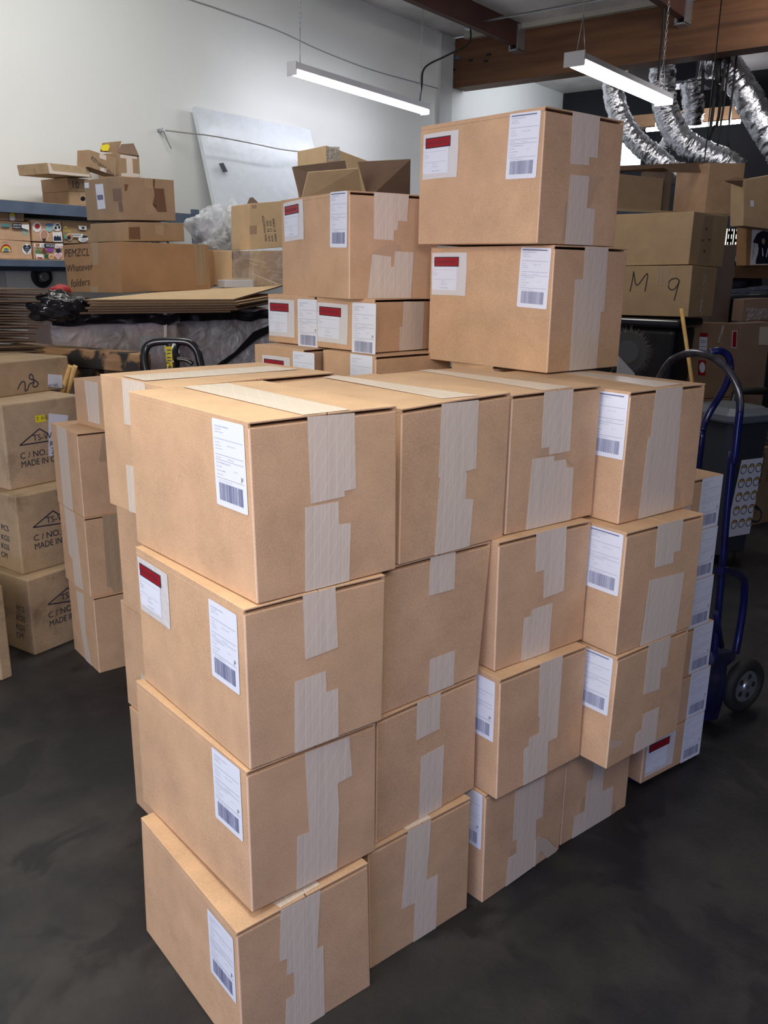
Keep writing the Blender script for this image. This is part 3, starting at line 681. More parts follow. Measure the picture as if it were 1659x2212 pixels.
# supports behind the front stack
def plain_box(x, y, z, yaw, L_, W_, H_, lab, grp=None, mat=K, cat='cardboard box', flaps=False, name='shipping_box', snap=None):
    return Carton(pose_corners(x, y, z, yaw, L_, W_, H_, snap), mat, name, lab, cat, grp, flaps)
# ------------------------------------------------------------------ small boxes
SG = 'small labelled boxes behind the big stack'
sm = {'M2b': ((2.000,1.566,1.257,-.14,.26,.305,.1535), 'small box right of its twin, wide tape on its end, under the large pouch carton'),
      'M2a': ((2.047,1.839,1.257,-.159,.247,.305,.1535), 'small box with pouch and P label, left one of the pair under the large carton'),
      'M3b': ((1.955,1.525,1.10,-.20,.25,.305,.1535), 'small box peeking over the big stack, only its label top in view'),
      'M3a': ((1.966,1.815,1.10,-.12,.245,.305,.1535), 'leftmost small box of the row just above the big stack with red pouch band'),
      'M3c': ((2.11,1.23,1.08,-.30,.18,.305,.157), 'small box with red pouch band at foot of the two stacked cartons')}
for k, (po, lab) in sm.items(): B[k] = Carton(pose_corners(*po), K, 'small_box', lab, 'cardboard box', SG)
B['M2b'].label('P', 'L', 'g', 875, 1078, 'TL', -.01); B['M2a'].label('P', 'L', 'g', 408, 1048); B['M3a'].label('', 'L', 'g', 367, 1492); o_, ax, ay, n_ = B['M3b'].face('L'); link('shipping_label', LM[''], [], B['M3b'].o, B['M3b'].frame('L', o_+ax*.135+ay*.152, 0, .0012))
B['M2a'].pouch('g', 158, 1050); B['M2b'].pouch('g', 578, 1078, -.02); B['M3a'].pouch('g', 106, 1525); B['M3c'].pouch('g', 1175, 1572, -.04)
B['M2b'].patch('R', 'g', [(1310,1071),(1485,1073),(1468,1500),(1272,1515),(1278,1290),(1300,1285)])
for c_, (x, y, ya) in enumerate(((1.97,1.53,-.2), (1.975,1.82,-.12), (2.16,1.25,-.3))):
    for k, (z, h_) in enumerate(((0,.305), (.305,.305), (.61,.305), (.915,.18 if c_ < 2 else .16))):
        plain_box(x, y, z, ya, .24 if c_ < 2 else .19, .25, h_, 'plain carton buried in the rear of the stack under the small labelled boxes', 'buried support cartons')
# the six boxes on the hand truck
TR = [(578,1662,547,1910),(601,1413,574,1715),(623,1143,598,1410),(636,848,603,1130),(664,535,629,825),(683,220,660,530)]
TLAB = ['lowest box on the hand truck, with pouch and label near the floor', 'second box from the floor on the hand truck', 'third box up on the hand truck, half behind the big stack',
        'fourth box up on the hand truck, label facing the aisle', 'fifth box up on the hand truck, next to topmost', 'topmost box on the hand truck beside the grey bin']
ox = (0, .012, -.002, -.02, .01, .016)
for k in range(6):
    x, y, yaw, L_, W_ = 2.277, .751, -.282, .25, .299
    v = V((math.cos(yaw), math.sin(yaw), 0)); z = .012+k*.1545
    # slide each box along its front so that its right corner stands where it is seen
    pl = V((x, y, 0)) ; n = V((v.y, -v.x, 0)); r_ = hit(px('k', *TR[k][2:]), pl, n); t = max(-.1, min(.12, (r_-(pl+v*W_)).dot(v)))
    p = pl + v*t
    b = Carton(pose_corners(p.x, p.y, z, yaw, L_, W_, .153), K, 'small_box', TLAB[k], 'cardboard box', 'boxes stacked on the hand truck')
    o_, ax, ay, n_ = b.face('R')
    link('shipping_label', LM['P'], [], b.o, b.frame('R', o_+ax*(W_-.105)+ay*.1528, 0, .0012))
    if k in (0, 1, 5): link('packing_list_pouch', PM, [], b.o, b.frame('R', o_+ax*.012+ay*.135, 0, .0012))
    B['S%d' % k] = b
# the small-box column at left
cl = {'Lc': ((1.716,2.658,0,-.25,.275,.44,.305), 'lowest of four cartons in the column by the left wall stack, on the floor'),
      'Lb': ((1.713,2.668,.305,-.247,.273,.44,.307), 'second carton up in the left column, long tape on its narrow side'),
      'La': ((1.718,2.677,.612,-.244,.279,.44,.309), 'third carton up in the left column, its open top edge showing'),
      'Ld': ((1.809,2.556,.921,-.110,.309,.42,.17), 'top carton of the left column, close behind the sideways box')}
for k, (po, lab) in cl.items():
    B[k] = Carton(pose_corners(*po), K, 'shipping_box', lab, 'cardboard box', 'cartons in the left column')
for k, fr, F, pts, m_ in (('La','n','L',[(337,600),(397,625),(440,1135),(382,1090)],TAPE), ('Lb','n','L',[(385,1088),(445,1130),(500,1590),(448,1560),(432,1400),(412,1370)],TAPE),
        ('Lc','n','L',[(455,1590),(500,1610),(515,1850),(550,2050),(515,2020),(475,1760)],TAPE), ('Ld','n','L',[(503,330),(585,345),(600,600),(530,580)],TAPE),
        ('La','n','R',[(610,660),(640,655),(640,822),(592,820)],TAPEC), ('Lb','n','R',[(610,1140),(735,1110),(735,1615),(680,1625),(665,1570),(640,1570)],TAPEC)):
    B[k].patch(F, fr, pts, m_)
# old stained stack at far left with printing
cn = {'CN3': ((1.648,2.987,0,.079,.40,.45,.318), 'lowest stained export carton at far left, resting on floor, printed C/NO.'),
      'CN2': ((1.670,3.053,.318,.016,.40,.45,.318), 'water-stained export carton in middle of the far left stack'),
      'CN1': ((1.711,3.156,.636,.046,.40,.36,.34), 'export carton with yellow sticker and C/NO.:3 print, third up at far left'),
      'CN0': ((1.800,3.33,.976,.163,.36,.37,.14), 'crumpled top carton marked 28 on the far left stack')}
for k, (po, lab) in cn.items(): B[k] = Carton(pose_corners(*po), KO if k != 'CN1' else kraft('aged_board', (.46,.34,.22), .12, stain=2.0), 'export_carton', lab, 'cardboard box', 'old export cartons', flaps=False, bev=.006)
for k, dx, dy, num in (('CN1',0,0,'3'), ('CN2',80,490,'2'), ('CN3',168,950,'1')):
    b = B[k]
    b.stroke('R', 'n', [[(117+dx,725+dy),(235+dx,625+dy)], [(235+dx,625+dy),(345+dx,690+dy)], [(345+dx,690+dy),(117+dx,725+dy)]], .005, INK, 'printed_triangle')
    b.text('R', 'n', 195+dx, 700+dy, 'TS-W', .036, 0, INK, 0, 'marker_writing')
    b.text('R', 'n', 120+dx, 808+dy, 'C / NO.: %s' % num, .036, 0, INK); b.text('R', 'n', 126+dx, 858+dy, 'MADE IN CHINA', .036, 0, INK, ws=.86)
B['CN0'].stroke('R', 'n', [[(105,390),(125,350),(145,345),(150,375),(150,400),(165,390),(175,360),(200,345),(195,310),(180,300),(175,325),(205,335),(228,355),(215,375),(195,370),(205,345)]], .005, INK)
w_ = B['CN0'].patch('R', 'n', [(285,298),(370,305),(373,382),(285,376)], PAPER, 'address_sticker'); B['CN0'].text('R', 'n', 345, 355, '56126', .022, math.pi, INK)
B['CN1'].patch('R', 'n', [(207,548),(270,540),(275,580),(215,590)], YEL, 'yellow_sticker'); B['CN1'].patch('R', 'n', [(290,533),(407,545),(400,600),(318,600),(315,792),(288,785)], PAPER, 'carrier_label')
B['CN1'].text('R', 'n', 296, 730, 'RM', .03, 0, INK); B['CN1'].text('R', 'n', 218, 578, '7  KG', .02, .06, INK)
for st, yy in (('PCS',1225),('KGS',1283),('KGS',1335),('CM',1385)):
    B['CN2'].text('L', 'n', 10, yy, st, .032, 0, INK)
    B['CN3'].text('L', 'n', 100, yy+480, st, .032, 0, INK)
c = front('n', (-60,2120),(20,2100),(15,1560),(-60,1540), 3.15, .1, .4, 0)
Carton(c, KO, 'export_carton', 'dark stained carton cut by the left picture edge, on the floor', 'cardboard box', flaps=False, bev=.006)

# ================================================================== LEFT BACKGROUND
def solid(bm_pts, name, mat, thick, n, parent=None):
    """flat outline given by world points, made thick along n"""
    bm = bmesh.new(); f = bm.faces.new([bm.verts.new(p) for p in bm_pts]); r = bmesh.ops.extrude_face_region(bm, geom=[f])
    for e in r['geom']:
        if isinstance(e, bmesh.types.BMVert): e.co += V(n).normalized()*thick
    bmesh.ops.recalc_face_normals(bm, faces=bm.faces[:])
    if parent is not None: bm.transform(parent.matrix_world.inverted())
    return fin(bm, name, mat, parent)
def root(name, loc, label, cat, group=None):
    r = bpy.data.objects.new(name, None); COL.objects.link(r); r.location = loc; r.matrix_world = Matrix.Translation(loc)
    return tag(r, label, cat, group)
def part(r, name, mat, build, **kw):
    bm = bmesh.new(); build(bm); bm.transform(r.matrix_world.inverted()); return fin(bm, name, mat, r, **kw)
# rack against the wall
rk = root('storage_rack', (4.2, 7.05, 0), 'slate-blue steel rack with board shelves against the white wall', 'shelf')
BRD = kraft('particle_board', (.42, .30, .18))
for z in (2.02, 1.55):
    part(rk, 'shelf_board', BRD, lambda bm: box(bm, (2.4, 7.08, z-.014), (6.1, 7.68, z)))
    part(rk, 'shelf_beam', STEELB, lambda bm: box(bm, (2.4, 7.04, z-.10 if z > 2 else z-.06), (6.1, 7.08, z-.006)))
    part(rk, 'shelf_beam', STEELB, lambda bm: box(bm, (2.4, 7.64, z-.10), (6.1, 7.68, z-.015)))
for x in (2.4, 6.02):
    for y in (7.02, 7.66): part(rk, 'rack_post', STEELB, lambda bm: box(bm, (x, y, 0), (x+.07, y+.045, 2.06)))
part(rk, 'cross_brace', STEELB, lambda bm: (tube(bm, [(6.05, 7.06, 1.4), (6.05, 7.66, 1.9)], .012, 6, 0, 0)))
# printed sticker boxes on the lower shelf
STK = [((-150,1140),(575,1180),(550,850),(-150,800),1.552,'sticker-sample carton with rainbow and black heart stickers, lower row of the rack'),
       ((600,1190),(1160,1200),(1130,880),(590,860),1.552,'sticker-sample carton reading LOVE and WOKE, lower row of the rack'),
       ((-150,800),(548,838),(520,500),(-150,460),None,'sticker-sample carton with teal and black stickers, upper row at left'),
       ((585,838),(1120,860),(1090,490),(560,450),None,'sticker-sample carton with face, rose and band photo stickers'),
       ((1150,875),(1700,870),(1700,500),(1110,480),None,'sticker-sample carton with yellow I\'M SOCIALLY lettering'),
       ((-150,460),(430,480),(430,300),(-150,280),None,'half-hidden carton with one round purple sticker, topmost on lower shelf')]
SB = []
for k, (a, b, c_, d_, z0, lab) in enumerate(STK):
    SB.append(Carton(front('r', a, b, c_, d_, 0, 0, .38, z0, Y=7.12), KD if k > 3 else K, 'sticker_box', lab, 'cardboard box', 'sticker sample cartons', flaps=False))
pc = {}
def pm(c):
    if c not in pc: pc[c] = plain('sticker_ink', c, .4)
    return pc[c]
def ell(cx, cy, rx, ry, n=18, a0=0): return [(cx+rx*math.cos(a0+2*math.pi*k/n), cy-ry*math.sin(a0+2*math.pi*k/n)) for k in range(n)]
def heart(cx, cy, w, h): return [(cx+w/2*(16*math.sin(t)**3)/16, cy-h/2*(13*math.cos(t)-5*math.cos(2*t)-2*math.cos(3*t)-math.cos(4*t)+2.5)/14.5) for t in [2*math.pi*k/28 for k in range(28)]]
def star(cx, cy, r, n=7, q=.4): return [(cx+(r if k%2 == 0 else r*q)*math.cos(math.pi*k/n), cy-(r if k%2 == 0 else r*q)*math.sin(math.pi*k/n)) for k in range(2*n)]
WH, NV, RD, TL, GR, PP, OR, SK, YL, PK = (.8,.8,.8), (.02,.03,.06), (.45,.03,.04), (.10,.25,.26), (.10,.25,.10), (.30,.08,.40), (.65,.25,.08), (.50,.27,.2), (.75,.72,.03), (.72,.40,.45)
DEC = [(0, ell(480,980,82,98), WH), (0, heart(480,985,140,165), NV), (0, ell(105,1030,100,140,18)[:10]+[(5,1030)], RD), (0, ell(105,1030,82,105,18)[:10], YL), (0, ell(105,1030,62,75,18)[:10], TL), (0, ell(105,1030,42,45,18)[:10], NV),
       (1, [(600,880),(790,870),(790,955),(605,950)], WH), (1, heart(665,915,80,75), OR), (1, [(785,880),(985,885),(975,950),(800,950)], NV), (1, [(980,880),(1120,880),(1110,968),(975,965)], WH),
       (1, star(680,1030,80), GR), (1, star(825,1105,65,8), (.02,.12,.06)), (1, [(730,1010),(780,960),(840,1030),(770,1060)], (.16,.06,.06)), (1, [(830,960),(950,965),(940,1030),(835,1025)], PP), (1, ell(905,1115,48,42), WH), (1, ell(905,1115,38,32), OR),
       (1, star(1030,1020,62,5,.6), NV), (1, heart(1028,1108,140,135), WH), (1, heart(1028,1108,118,112), PK), (1, [(620,1060),(760,1075),(770,1150),(640,1160)], WH), (1, [(650,1120),(750,1130),(740,1150),(650,1150)], RD),
       (2, [(0,525),(165,530),(175,585),(0,582)], TL), (2, [(205,510),(360,520),(385,625),(200,610)], NV), (2, [(365,540),(505,540),(500,640),(370,600)], WH), (2, ell(448,660,50,75), (.3,.45,.42)),
       (3, ell(660,585,82,92), WH), (3, star(665,570,55,9,.75), RD), (3, ell(785,730,78,108), WH), (3, ell(785,730,66,96), SK), (3, [(745,790),(825,790),(800,845),(770,845)], (.08,.03,.02)), (3, ell(880,600,72,72), (.35,.5,.5)), (3, ell(875,545,65,28), (.1,.2,.45)), (3, ell(1015,585,75,72), WH), (3, ell(990,600,22,30), NV), (3, ell(1050,590,18,28), NV), (3, ell(1020,545,30,14), NV),
       (3, [(925,680),(1095,672),(1112,850),(945,852)], WH), (3, [(950,770),(975,735),(1000,765),(1020,730),(1045,765),(1070,735),(1092,830),(955,832)], NV),
       (4, ell(1235,760,58,66), WH), (4, ell(1235,760,50,58), OR), (4, ell(1220,775,36,38), NV), (4, [(1125,720),(1180,715),(1180,800),(1130,800)], (.15,.3,.2)), (4, ell(1475,800,90,55), WH), (4, ell(1480,760,80,20), NV), (4, ell(1490,815,60,28), (.5,.5,.55)), (4, [(1380,560),(1530,565),(1530,635),(1400,630)], WH), (4, ell(1470,600,30,20), NV), (4, [(1260,700),(1470,710),(1450,770),(1290,765)], WH),
       (5, ell(215,400,75,90), PP), (5, ell(215,395,52,75), YL), (5, ell(220,430,52,45), WH)]
for i_, pts, c_ in DEC:
    cnt = DEC.index((i_, pts, c_)); SB[i_].patch('R', 'r', pts, pm(c_), 'sticker', .0012+.0007*(cnt % 24), .0005)
for i_, x, y, st, sz, c_ in ((0,30,1020,'SAVAGE',.022,WH), (0,425,960,'I HATE',.013,WH), (0,422,995,'YOU THE',.012,WH), (0,440,1030,'MOST',.013,WH), (1,612,940,'LO',.034,NV), (1,725,945,'VE',.034,NV), (1,800,940,'WOKE',.032,WH), (1,985,955,'Texas',.030,RD),
        (2,215,555,'BURN MY',.018,WH), (2,210,600,'PROBLEMS',.016,WH), (4,1130,610,"I'M",.026,YL), (4,1115,665,'SOCIALLY',.020,YL), (4,1275,745,'Howard',.028,NV), (0,15,870,'JOIN ME',.014,NV), (3,820,560,'DAY DREAM',.014,(.1,.2,.45))):
    bm = bmesh.new(); text_bm(bm, st, sz, 0, 0, 0, 0, 0, .9); b = SB[i_]
    fin(bm, 'printed_text', pm(c_), b.o, b.frame('R', b.at('R', 'r', x, y), 0, .021))
# wall fitting below the rack
bm = bmesh.new(); c0 = atY('p', 90, 597, 7.70)
tube(bm, [c0+V((.08*math.cos(t), 0, .08*math.sin(t))) for t in [2*math.pi*k/20 for k in range(21)]], .028, 8, 0, 0, False)
wf = tag(fin(bm, 'wall_socket_ring', RUB), 'round black rubber-ringed fitting on the wall under the rack', 'wall fitting')
bm = bmesh.new(); cyl(bm, c0+V((0,-.06,0)), c0+V((0,.02,0)), .045, 6); fin(bm, 'hex_nut', GALV, wf)
# nail and string on the wall
bm = bmesh.new(); n0 = atY('p', 352, 281, 7.66); cyl(bm, n0+V((0,-.02,0)), n0+V((0,.07,0)), .02, 10); tag(fin(bm, 'wall_anchor', GALV), 'grey metal anchor in the white wall holding the string', 'hook')
bm = bmesh.new(); tube(bm, [n0] + [atY('p', x, y, Y) for x, y, Y in ((400,287,7.5),(460,294,7.34),(540,309,7.34),(610,323,7.34),(668,329,7.4),(700,328,7.5))], .006, 6)
tube(bm, [n0] + [atY('p', x, y, 7.66) for x, y in ((356,290),(362,305),(370,321))], .006, 6)
tag(fin(bm, 'string', plain('grey_string', (.25,.24,.22), .8)), 'grey string strung from the wall anchor past the white panel', 'string')
# leaning white panel in film
TLp, TRp, BLp, BRp = atY('p', 420, 230, 7.62), atY('p', 670, 281, 7.62), atY('p', 487, 545, 7.20), atY('p', 730, 560, 7.20)
pn = root('foam_panel', BLp, 'tall white panel wrapped in clear film leaning on the white wall', 'panel')
FP = plain('white_panel_face', (.66, .71, .76), .35); nrm = (TRp-TLp).cross(BLp-TLp).normalized(); nrm = nrm if nrm.y > 0 else -nrm
def pf(bm):
    P = [BLp, BRp, BRp+nrm*.05, BLp+nrm*.05, TLp, TRp, TRp+nrm*.05, TLp+nrm*.05]; hexa(bm, P); bmesh.ops.recalc_face_normals(bm, faces=bm.faces[:])
part(pn, 'panel_board', FP, pf)
def gridquad(bm, BL, BR, TR, TL, nx, ny, off, amp, seed, sc=3.0):
    from mathutils import noise
    n = (BR-BL).cross(TL-BL).normalized()
    if n.dot(CAM_P-BL) < 0: n = -n
    G = [[None]*(ny+1) for _ in range(nx+1)]
    for i in range(nx+1):
        for j in range(ny+1):
            a, b = i/nx, j/ny; p = (BL*(1-a)+BR*a)*(1-b)+(TL*(1-a)+TR*a)*b
            q = p*sc+V((seed, 0, 0)); d = noise.fractal(q, 1, 2, 4)
            G[i][j] = bm.verts.new(p + n*(off+amp*(.5+.5*d)))
    for i in range(nx):
        for j in range(ny):
            f = bm.faces.new([G[i][j], G[i+1][j], G[i+1][j+1], G[i][j+1]]); f.smooth = True
FILM = film('clear_stretch_film', (.9, .95, 1.0), .10, .06, 4, .45)
part(pn, 'clear_film', FILM, lambda bm: gridquad(bm, BLp, BRp, TRp, TLp, 16, 26, .006, .03, 3, 2.5))
part(pn, 'black_tape_tab', BLK, lambda bm: hexa(bm, [atY('p', x, y, Y) for Y, pts in ((7.37, ((457,357),(453,343))),) for x, y in ((453,356),(459,353),(459,353),(453,356),(447,342),(453,340),(453,340),(447,342))]) if False else gridquad(bm, *[TLp+(BLp-TLp)*b+(TRp-TLp)*a for a, b in ((.09,.45),(.13,.44),(.11,.38),(.07,.39))], 1, 1, .05, 0, 0))
# cartons on top of the rack
def fbox(fr, q, Y, yaw, D, mat, lab, z0=None, dep=0, name='carton', grp=None, **kw):
    return Carton(front(fr, *q, dep, yaw, D, z0, Y), mat, name, lab, 'cardboard box', grp, flaps=False, **kw)
def flap(b, pts, mat=KI, name='open_flap', th=.005):
    n = (pts[1]-pts[0]).cross(pts[2]-pts[0]).normalized(); return solid(pts, name, mat, th, n, b.o)
b = fbox('t', ((435,735),(640,745),(640,607),(433,602)), 7.15, 0, .42, KD, 'shallow brown carton on the rack top, lower of two, with black smudged sticker', 2.022)
b.patch('R', 't', [(545,610),(640,610),(640,740),(550,735)], TAPEC); b.patch('R', 't', ell(580,680,26,26,10), BLK, 'sticker', .0014)
b = fbox('t', ((433,600),(640,605),(640,475),(415,455)), 7.15, 0, .42, KD, 'shallow carton with handwriting above its twin on the rack top')
b.text('R', 't', 455, 560, '10  FyGo', .085, -.1, MARK); b.patch('R', 't', [(525,480),(640,485),(640,600),(530,600)], TAPEC)
b = fbox('t', ((225,415),(680,455),(630,345),(200,300)), 7.0, .1, .4, KO, 'long open carton with its flap folded down, topmost at left of the rack')
b.patch('R', 't', [(205,303),(232,306),(265,385),(650,425),(665,452),(228,414)], TAPE, 'packing_tape')
b = fbox('t', ((640,345),(925,440),(935,255),(645,162)), 7.0, .12, .15, KD, 'small grey-brown open carton with marker scrawl and yellow sticker on its flap')
b.text('R', 't', 662, 262, 'RENAMUNA 207', .052, -.32, MARK); b.patch('R', 't', [(758,200),(825,225),(825,275),(755,250)], TAPE); b.patch('R', 't', [(765,345),(830,360),(825,405),(762,385)], TAPE)
P_ = [atY('t', x, y, 7.4) for x, y in ((760,185),(945,200),(985,72),(785,92))]; flap(b, P_, KD)
bm = bmesh.new(); f_ = [p+V((-.012,-.02,0)) for p in [atY('t', x, y, 7.39) for x, y in ((775,120),(845,105),(862,130),(845,178),(790,180),(770,160))]]; bm.faces.new([bm.verts.new(b.I @ p) for p in f_]); fin(bm, 'yellow_sticker', YEL, b.o)
b = fbox('t', ((930,440),(1185,455),(1172,225),(945,192)), 7.2, .05, .3, KD, 'upright open carton with an I-shaped tape on its face, highest on the rack', 2.022)
b.patch('R', 't', [(975,215),(1150,235),(1150,262),(1100,258),(1110,410),(1180,420),(1180,452),(985,450),(985,410),(1045,410),(1035,255),(972,248)], TAPE)
flap(b, [atY('t', x, y, Y) for x, y, Y in ((1172,225,7.2),(945,192,7.2),(985,105,7.42),(1115,95,7.45))], KI)
# big cartons on the flat sheets
POSE['PEN'] = ((3.043,4.182,1.352,.10,.42,.745,.275), {k: px('m', *v) for k, v in dict(Lt=(345,715),Lb=(375,975),Rt=(1130,700),Rb=(1140,930)).items()})
b = Carton(pose_corners(*POSE['PEN'][0], POSE['PEN'][1]), KD if False else kraft('warm_brown_board', (.40,.235,.125), .07), 'carton', 'wide carton hand-lettered whatever folders, standing on flat cardboard sheets', 'cardboard box', flaps=False)
b.text('L', 'm', 355, 778, 'PEMZCL', .060, .02, MARK, .2); b.text('L', 'm', 368, 862, 'Whatever', .056, .06, MARK, .15); b.text('L', 'm', 392, 945, 'folders', .060, .08, MARK, .2)
b.patch('L', 'm', [(500,700),(540,690),(545,820),(515,830)], TAPEC); b.patch('L', 'm', [(497,945),(540,938),(548,975),(500,980)], TAPEC); b.patch('R', 'm', [(1065,712),(1130,708),(1140,930),(1085,938)], TAPEC)
b = fbox('m', ((700,692),(1018,692),(1012,592),(705,586)), None, -.1, .45, KD, 'low carton with brown tape scraps between the two larger ones above PENCZCL', dep=5.2)
for pts in ([(855,600),(905,600),(900,665),(860,655)], [(710,615),(770,612),(775,680),(712,680)]): b.patch('R', 'm', pts, TAPEC if pts[0][0] > 800 else TAPEB)
b = Carton(pose_corners(3.463,4.683,1.786,-.098,.46,.37,.249, {k: px('m', *v) for k, v in dict(Nt=(668,335),Nb=(690,578),Lt=(463,355),Lb=(480,578),Rt=(957,355),Rb=(970,580)).items()}), kraft('mid_brown_board', (.36,.245,.155), .08), 'carton', 'carton with torn brown tape and address label, high in front of the white wall', 'cardboard box', flaps=False)
b.patch('L', 'm', [(525,378),(568,375),(583,512),(540,517)], PAPER, 'address_label'); b.patch('L', 'm', [(535,438),(568,435),(570,462),(540,465)], INKS, 'label_print', .0012); b.patch('L', 'm', [(465,370),(490,368),(492,398),(468,400)], PAPER, 'address_label')
for F_, pts in (('L',[(620,403),(668,400),(672,470),(628,470)]), ('L',[(652,475),(672,473),(680,530),(658,528)]), ('R',[(685,378),(708,378),(698,415),(688,415)]), ('R',[(848,400),(903,402),(912,470),(920,530),(870,530),(840,490),(852,440)]), ('R',[(843,350),(853,350),(853,400),(843,400)])): b.patch(F_, 'm', pts, TAPEB, 'brown_tape')
b.patch('R', 'm', [(792,345),(848,348),(848,405),(795,400)], TAPEC); b.patch('R', 'm', [(805,485),(865,490),(850,545),(812,550)], TAPEC)
b = fbox('s', ((1048,1052),(1640,1008),(1640,250),(1045,300)), None, -.35, .3, KL, 'pale export carton printed MADE IN CHINA up its side, left of the pouch carton', dep=5.6)
for x, st in ((1335,'MEAS: 47X33X37CM'), (1390,'G.W.:   8.5   KGS'), (1440,'N.W.:   7.3   KGS'), (1495,'MADE  IN  CHINA')): b.text('R', 's', x, 912, st, .022, math.pi/2+.03, INK, ws=.82)
b.patch('R', 's', [(1048,660),(1168,655),(1168,795),(1050,800)], TAPEC); b.patch('R', 's', [(1075,330),(1160,318),(1162,375),(1085,382)], TAPEC)
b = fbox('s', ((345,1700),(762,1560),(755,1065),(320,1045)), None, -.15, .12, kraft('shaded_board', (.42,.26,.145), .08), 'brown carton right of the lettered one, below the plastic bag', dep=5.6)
b = fbox('s', ((770,1640),(1640,1640),(1640,1062),(758,1068)), None, -.1, .2, KL, 'stretch-wrapped carton under the MADE IN CHINA one with shiny streaks', dep=5.5)
b.patch('R', 's', [(762,1075),(1055,1080),(1030,1500),(765,1500)], KD, 'side_panel'); b.patch('R', 's', [(1300,1090),(1580,1090),(1580,1600),(1210,1600),(1215,1440),(1290,1400)], K, 'side_panel')
b.text('R', 's', 755, 1135, 'QTY.:', .035, 0, INK); b.text('R', 's', 755, 1195, 'EST.', .035, 0, INK)
c_ = b.C; bm = bmesh.new(); gridquad(bm, b.I @ c_['Nb'], b.I @ c_['Rb'], b.I @ c_['Rt'], b.I @ c_['Nt'], 24, 16, .006, .0, 9)
for v in bm.verts:
    v.co.y = -.008-.006*math.sin(v.co.z*260+v.co.x*20)*random.random()
fin(bm, 'stretch_film', film('streaky_film', (.95,.9,.85), .25, .08, 9, .6), b.o)
SHN = plain('film_crease_glint', (.9,.86,.8), .15)  # pale strips that paint the bright glints along film creases
for pts in ([(1060,1440),(1075,1440),(1500,1610),(1460,1610)], [(960,1185),(970,1183),(1300,1262),(1290,1268)], [(1000,1255),(1160,1300),(1155,1310)], [(1330,1320),(1560,1330),(1560,1336)], [(1210,1320),(1320,1345),(1310,1352)], [(1340,1232),(1480,1236),(1480,1242)], [(1240,1395),(1560,1415),(1560,1421)], [(1370,1285),(1575,1300),(1575,1306)]):
    b.patch('R', 's', pts, SHN, 'film_crease_glint', .018, .001)
# plastic bag, post, scrap, envelope
from mathutils import noise as NZ
def blob(name, c, r, mat, amp, sc, label, cat, sub=4, squash=1, par=None, seed=0):
    bm = bmesh.new(); bmesh.ops.create_icosphere(bm, subdivisions=sub, radius=1)
    for v in bm.verts:
        d = NZ.fractal(v.co*sc+V((seed, 0, 0)), .9, 2, 5); rg = 1-abs(NZ.noise(v.co*sc*1.7+V((0, seed, 5))))*1.2
        k = 1+amp*d+amp*.45*rg; v.co = V((v.co.x*r[0]*k, v.co.y*r[1]*k, max(v.co.z*r[2]*k, -r[2]*squash)))
    o = fin(bm, name, mat, par, None, True)
    if par is None: o.location = c; tag(o, label, cat)
    else: o.location = c - par.location
    return o
BAG = film('milky_plastic_bag', (.80, .84, .88), .45, .2, 9, .8)
bgc = at('s', 490, 790, 6.0)
bg = root('plastic_bag', bgc, 'puffed translucent plastic bag tied at the bottom beneath the leaning panel', 'bag')
blob('bag_body', bgc, (.18, .15, .165), BAG, .30, 1.6, '', '', 4, 1, bg, 3)
blob('bag_fold', at('s', 780, 570, 6.1), (.075, .07, .12), BAG, .35, 1.8, '', '', 3, 1, bg, 8)
blob('bag_contents', bgc+V((.02,.04,-.01)), (.12, .09, .10), plain('dark_padding', (.22,.22,.26), .7), .2, 2, '', '', 3, 1, bg, 5)
blob('bag_knot', at('s', 500, 990, 5.95), (.11, .06, .04), BAG, .4, 3, '', '', 3, 1, bg, 2)
bm = bmesh.new(); a = at('s', 608, 1050, 6.15); b_ = at('s', 608, 805, 6.15); cyl(bm, V((a.x, a.y, 0)), V((a.x, a.y, b_.z)), .018, 10); cyl(bm, V((a.x, a.y, b_.z-.05)), V((a.x, a.y, b_.z)), .022, 10)
tag(fin(bm, 'metal_post', BLKM), 'short black metal post standing in front of the plastic bag', 'post')
sc_pts = [at('s', x, y, 6.2) for x, y in ((890,660),(960,420),(1050,205),(1100,195),(1190,285),(1200,1000),(1000,1000),(985,740))]
o = solid(sc_pts, 'cardboard_scrap', kraft('dark_scrap', (.16,.105,.075)), .012, CAM_F); tag(o, 'dark pointed scrap of cardboard sticking up behind the MADE IN CHINA carton', 'cardboard')
c_ = front('s', (635,1640),(1115,1630),(1115,1538),(640,1546), 5.45, -.35, .12, 1.375); bm = bmesh.new(); hexa(bm, [c_[i] for i in ORD]); bevel(bm, .004)
tag(fin(bm, 'white_carton', plain('white_card', (.55,.56,.62), .5)), 'low white box lying on the flat sheets beside the lettered carton', 'box')
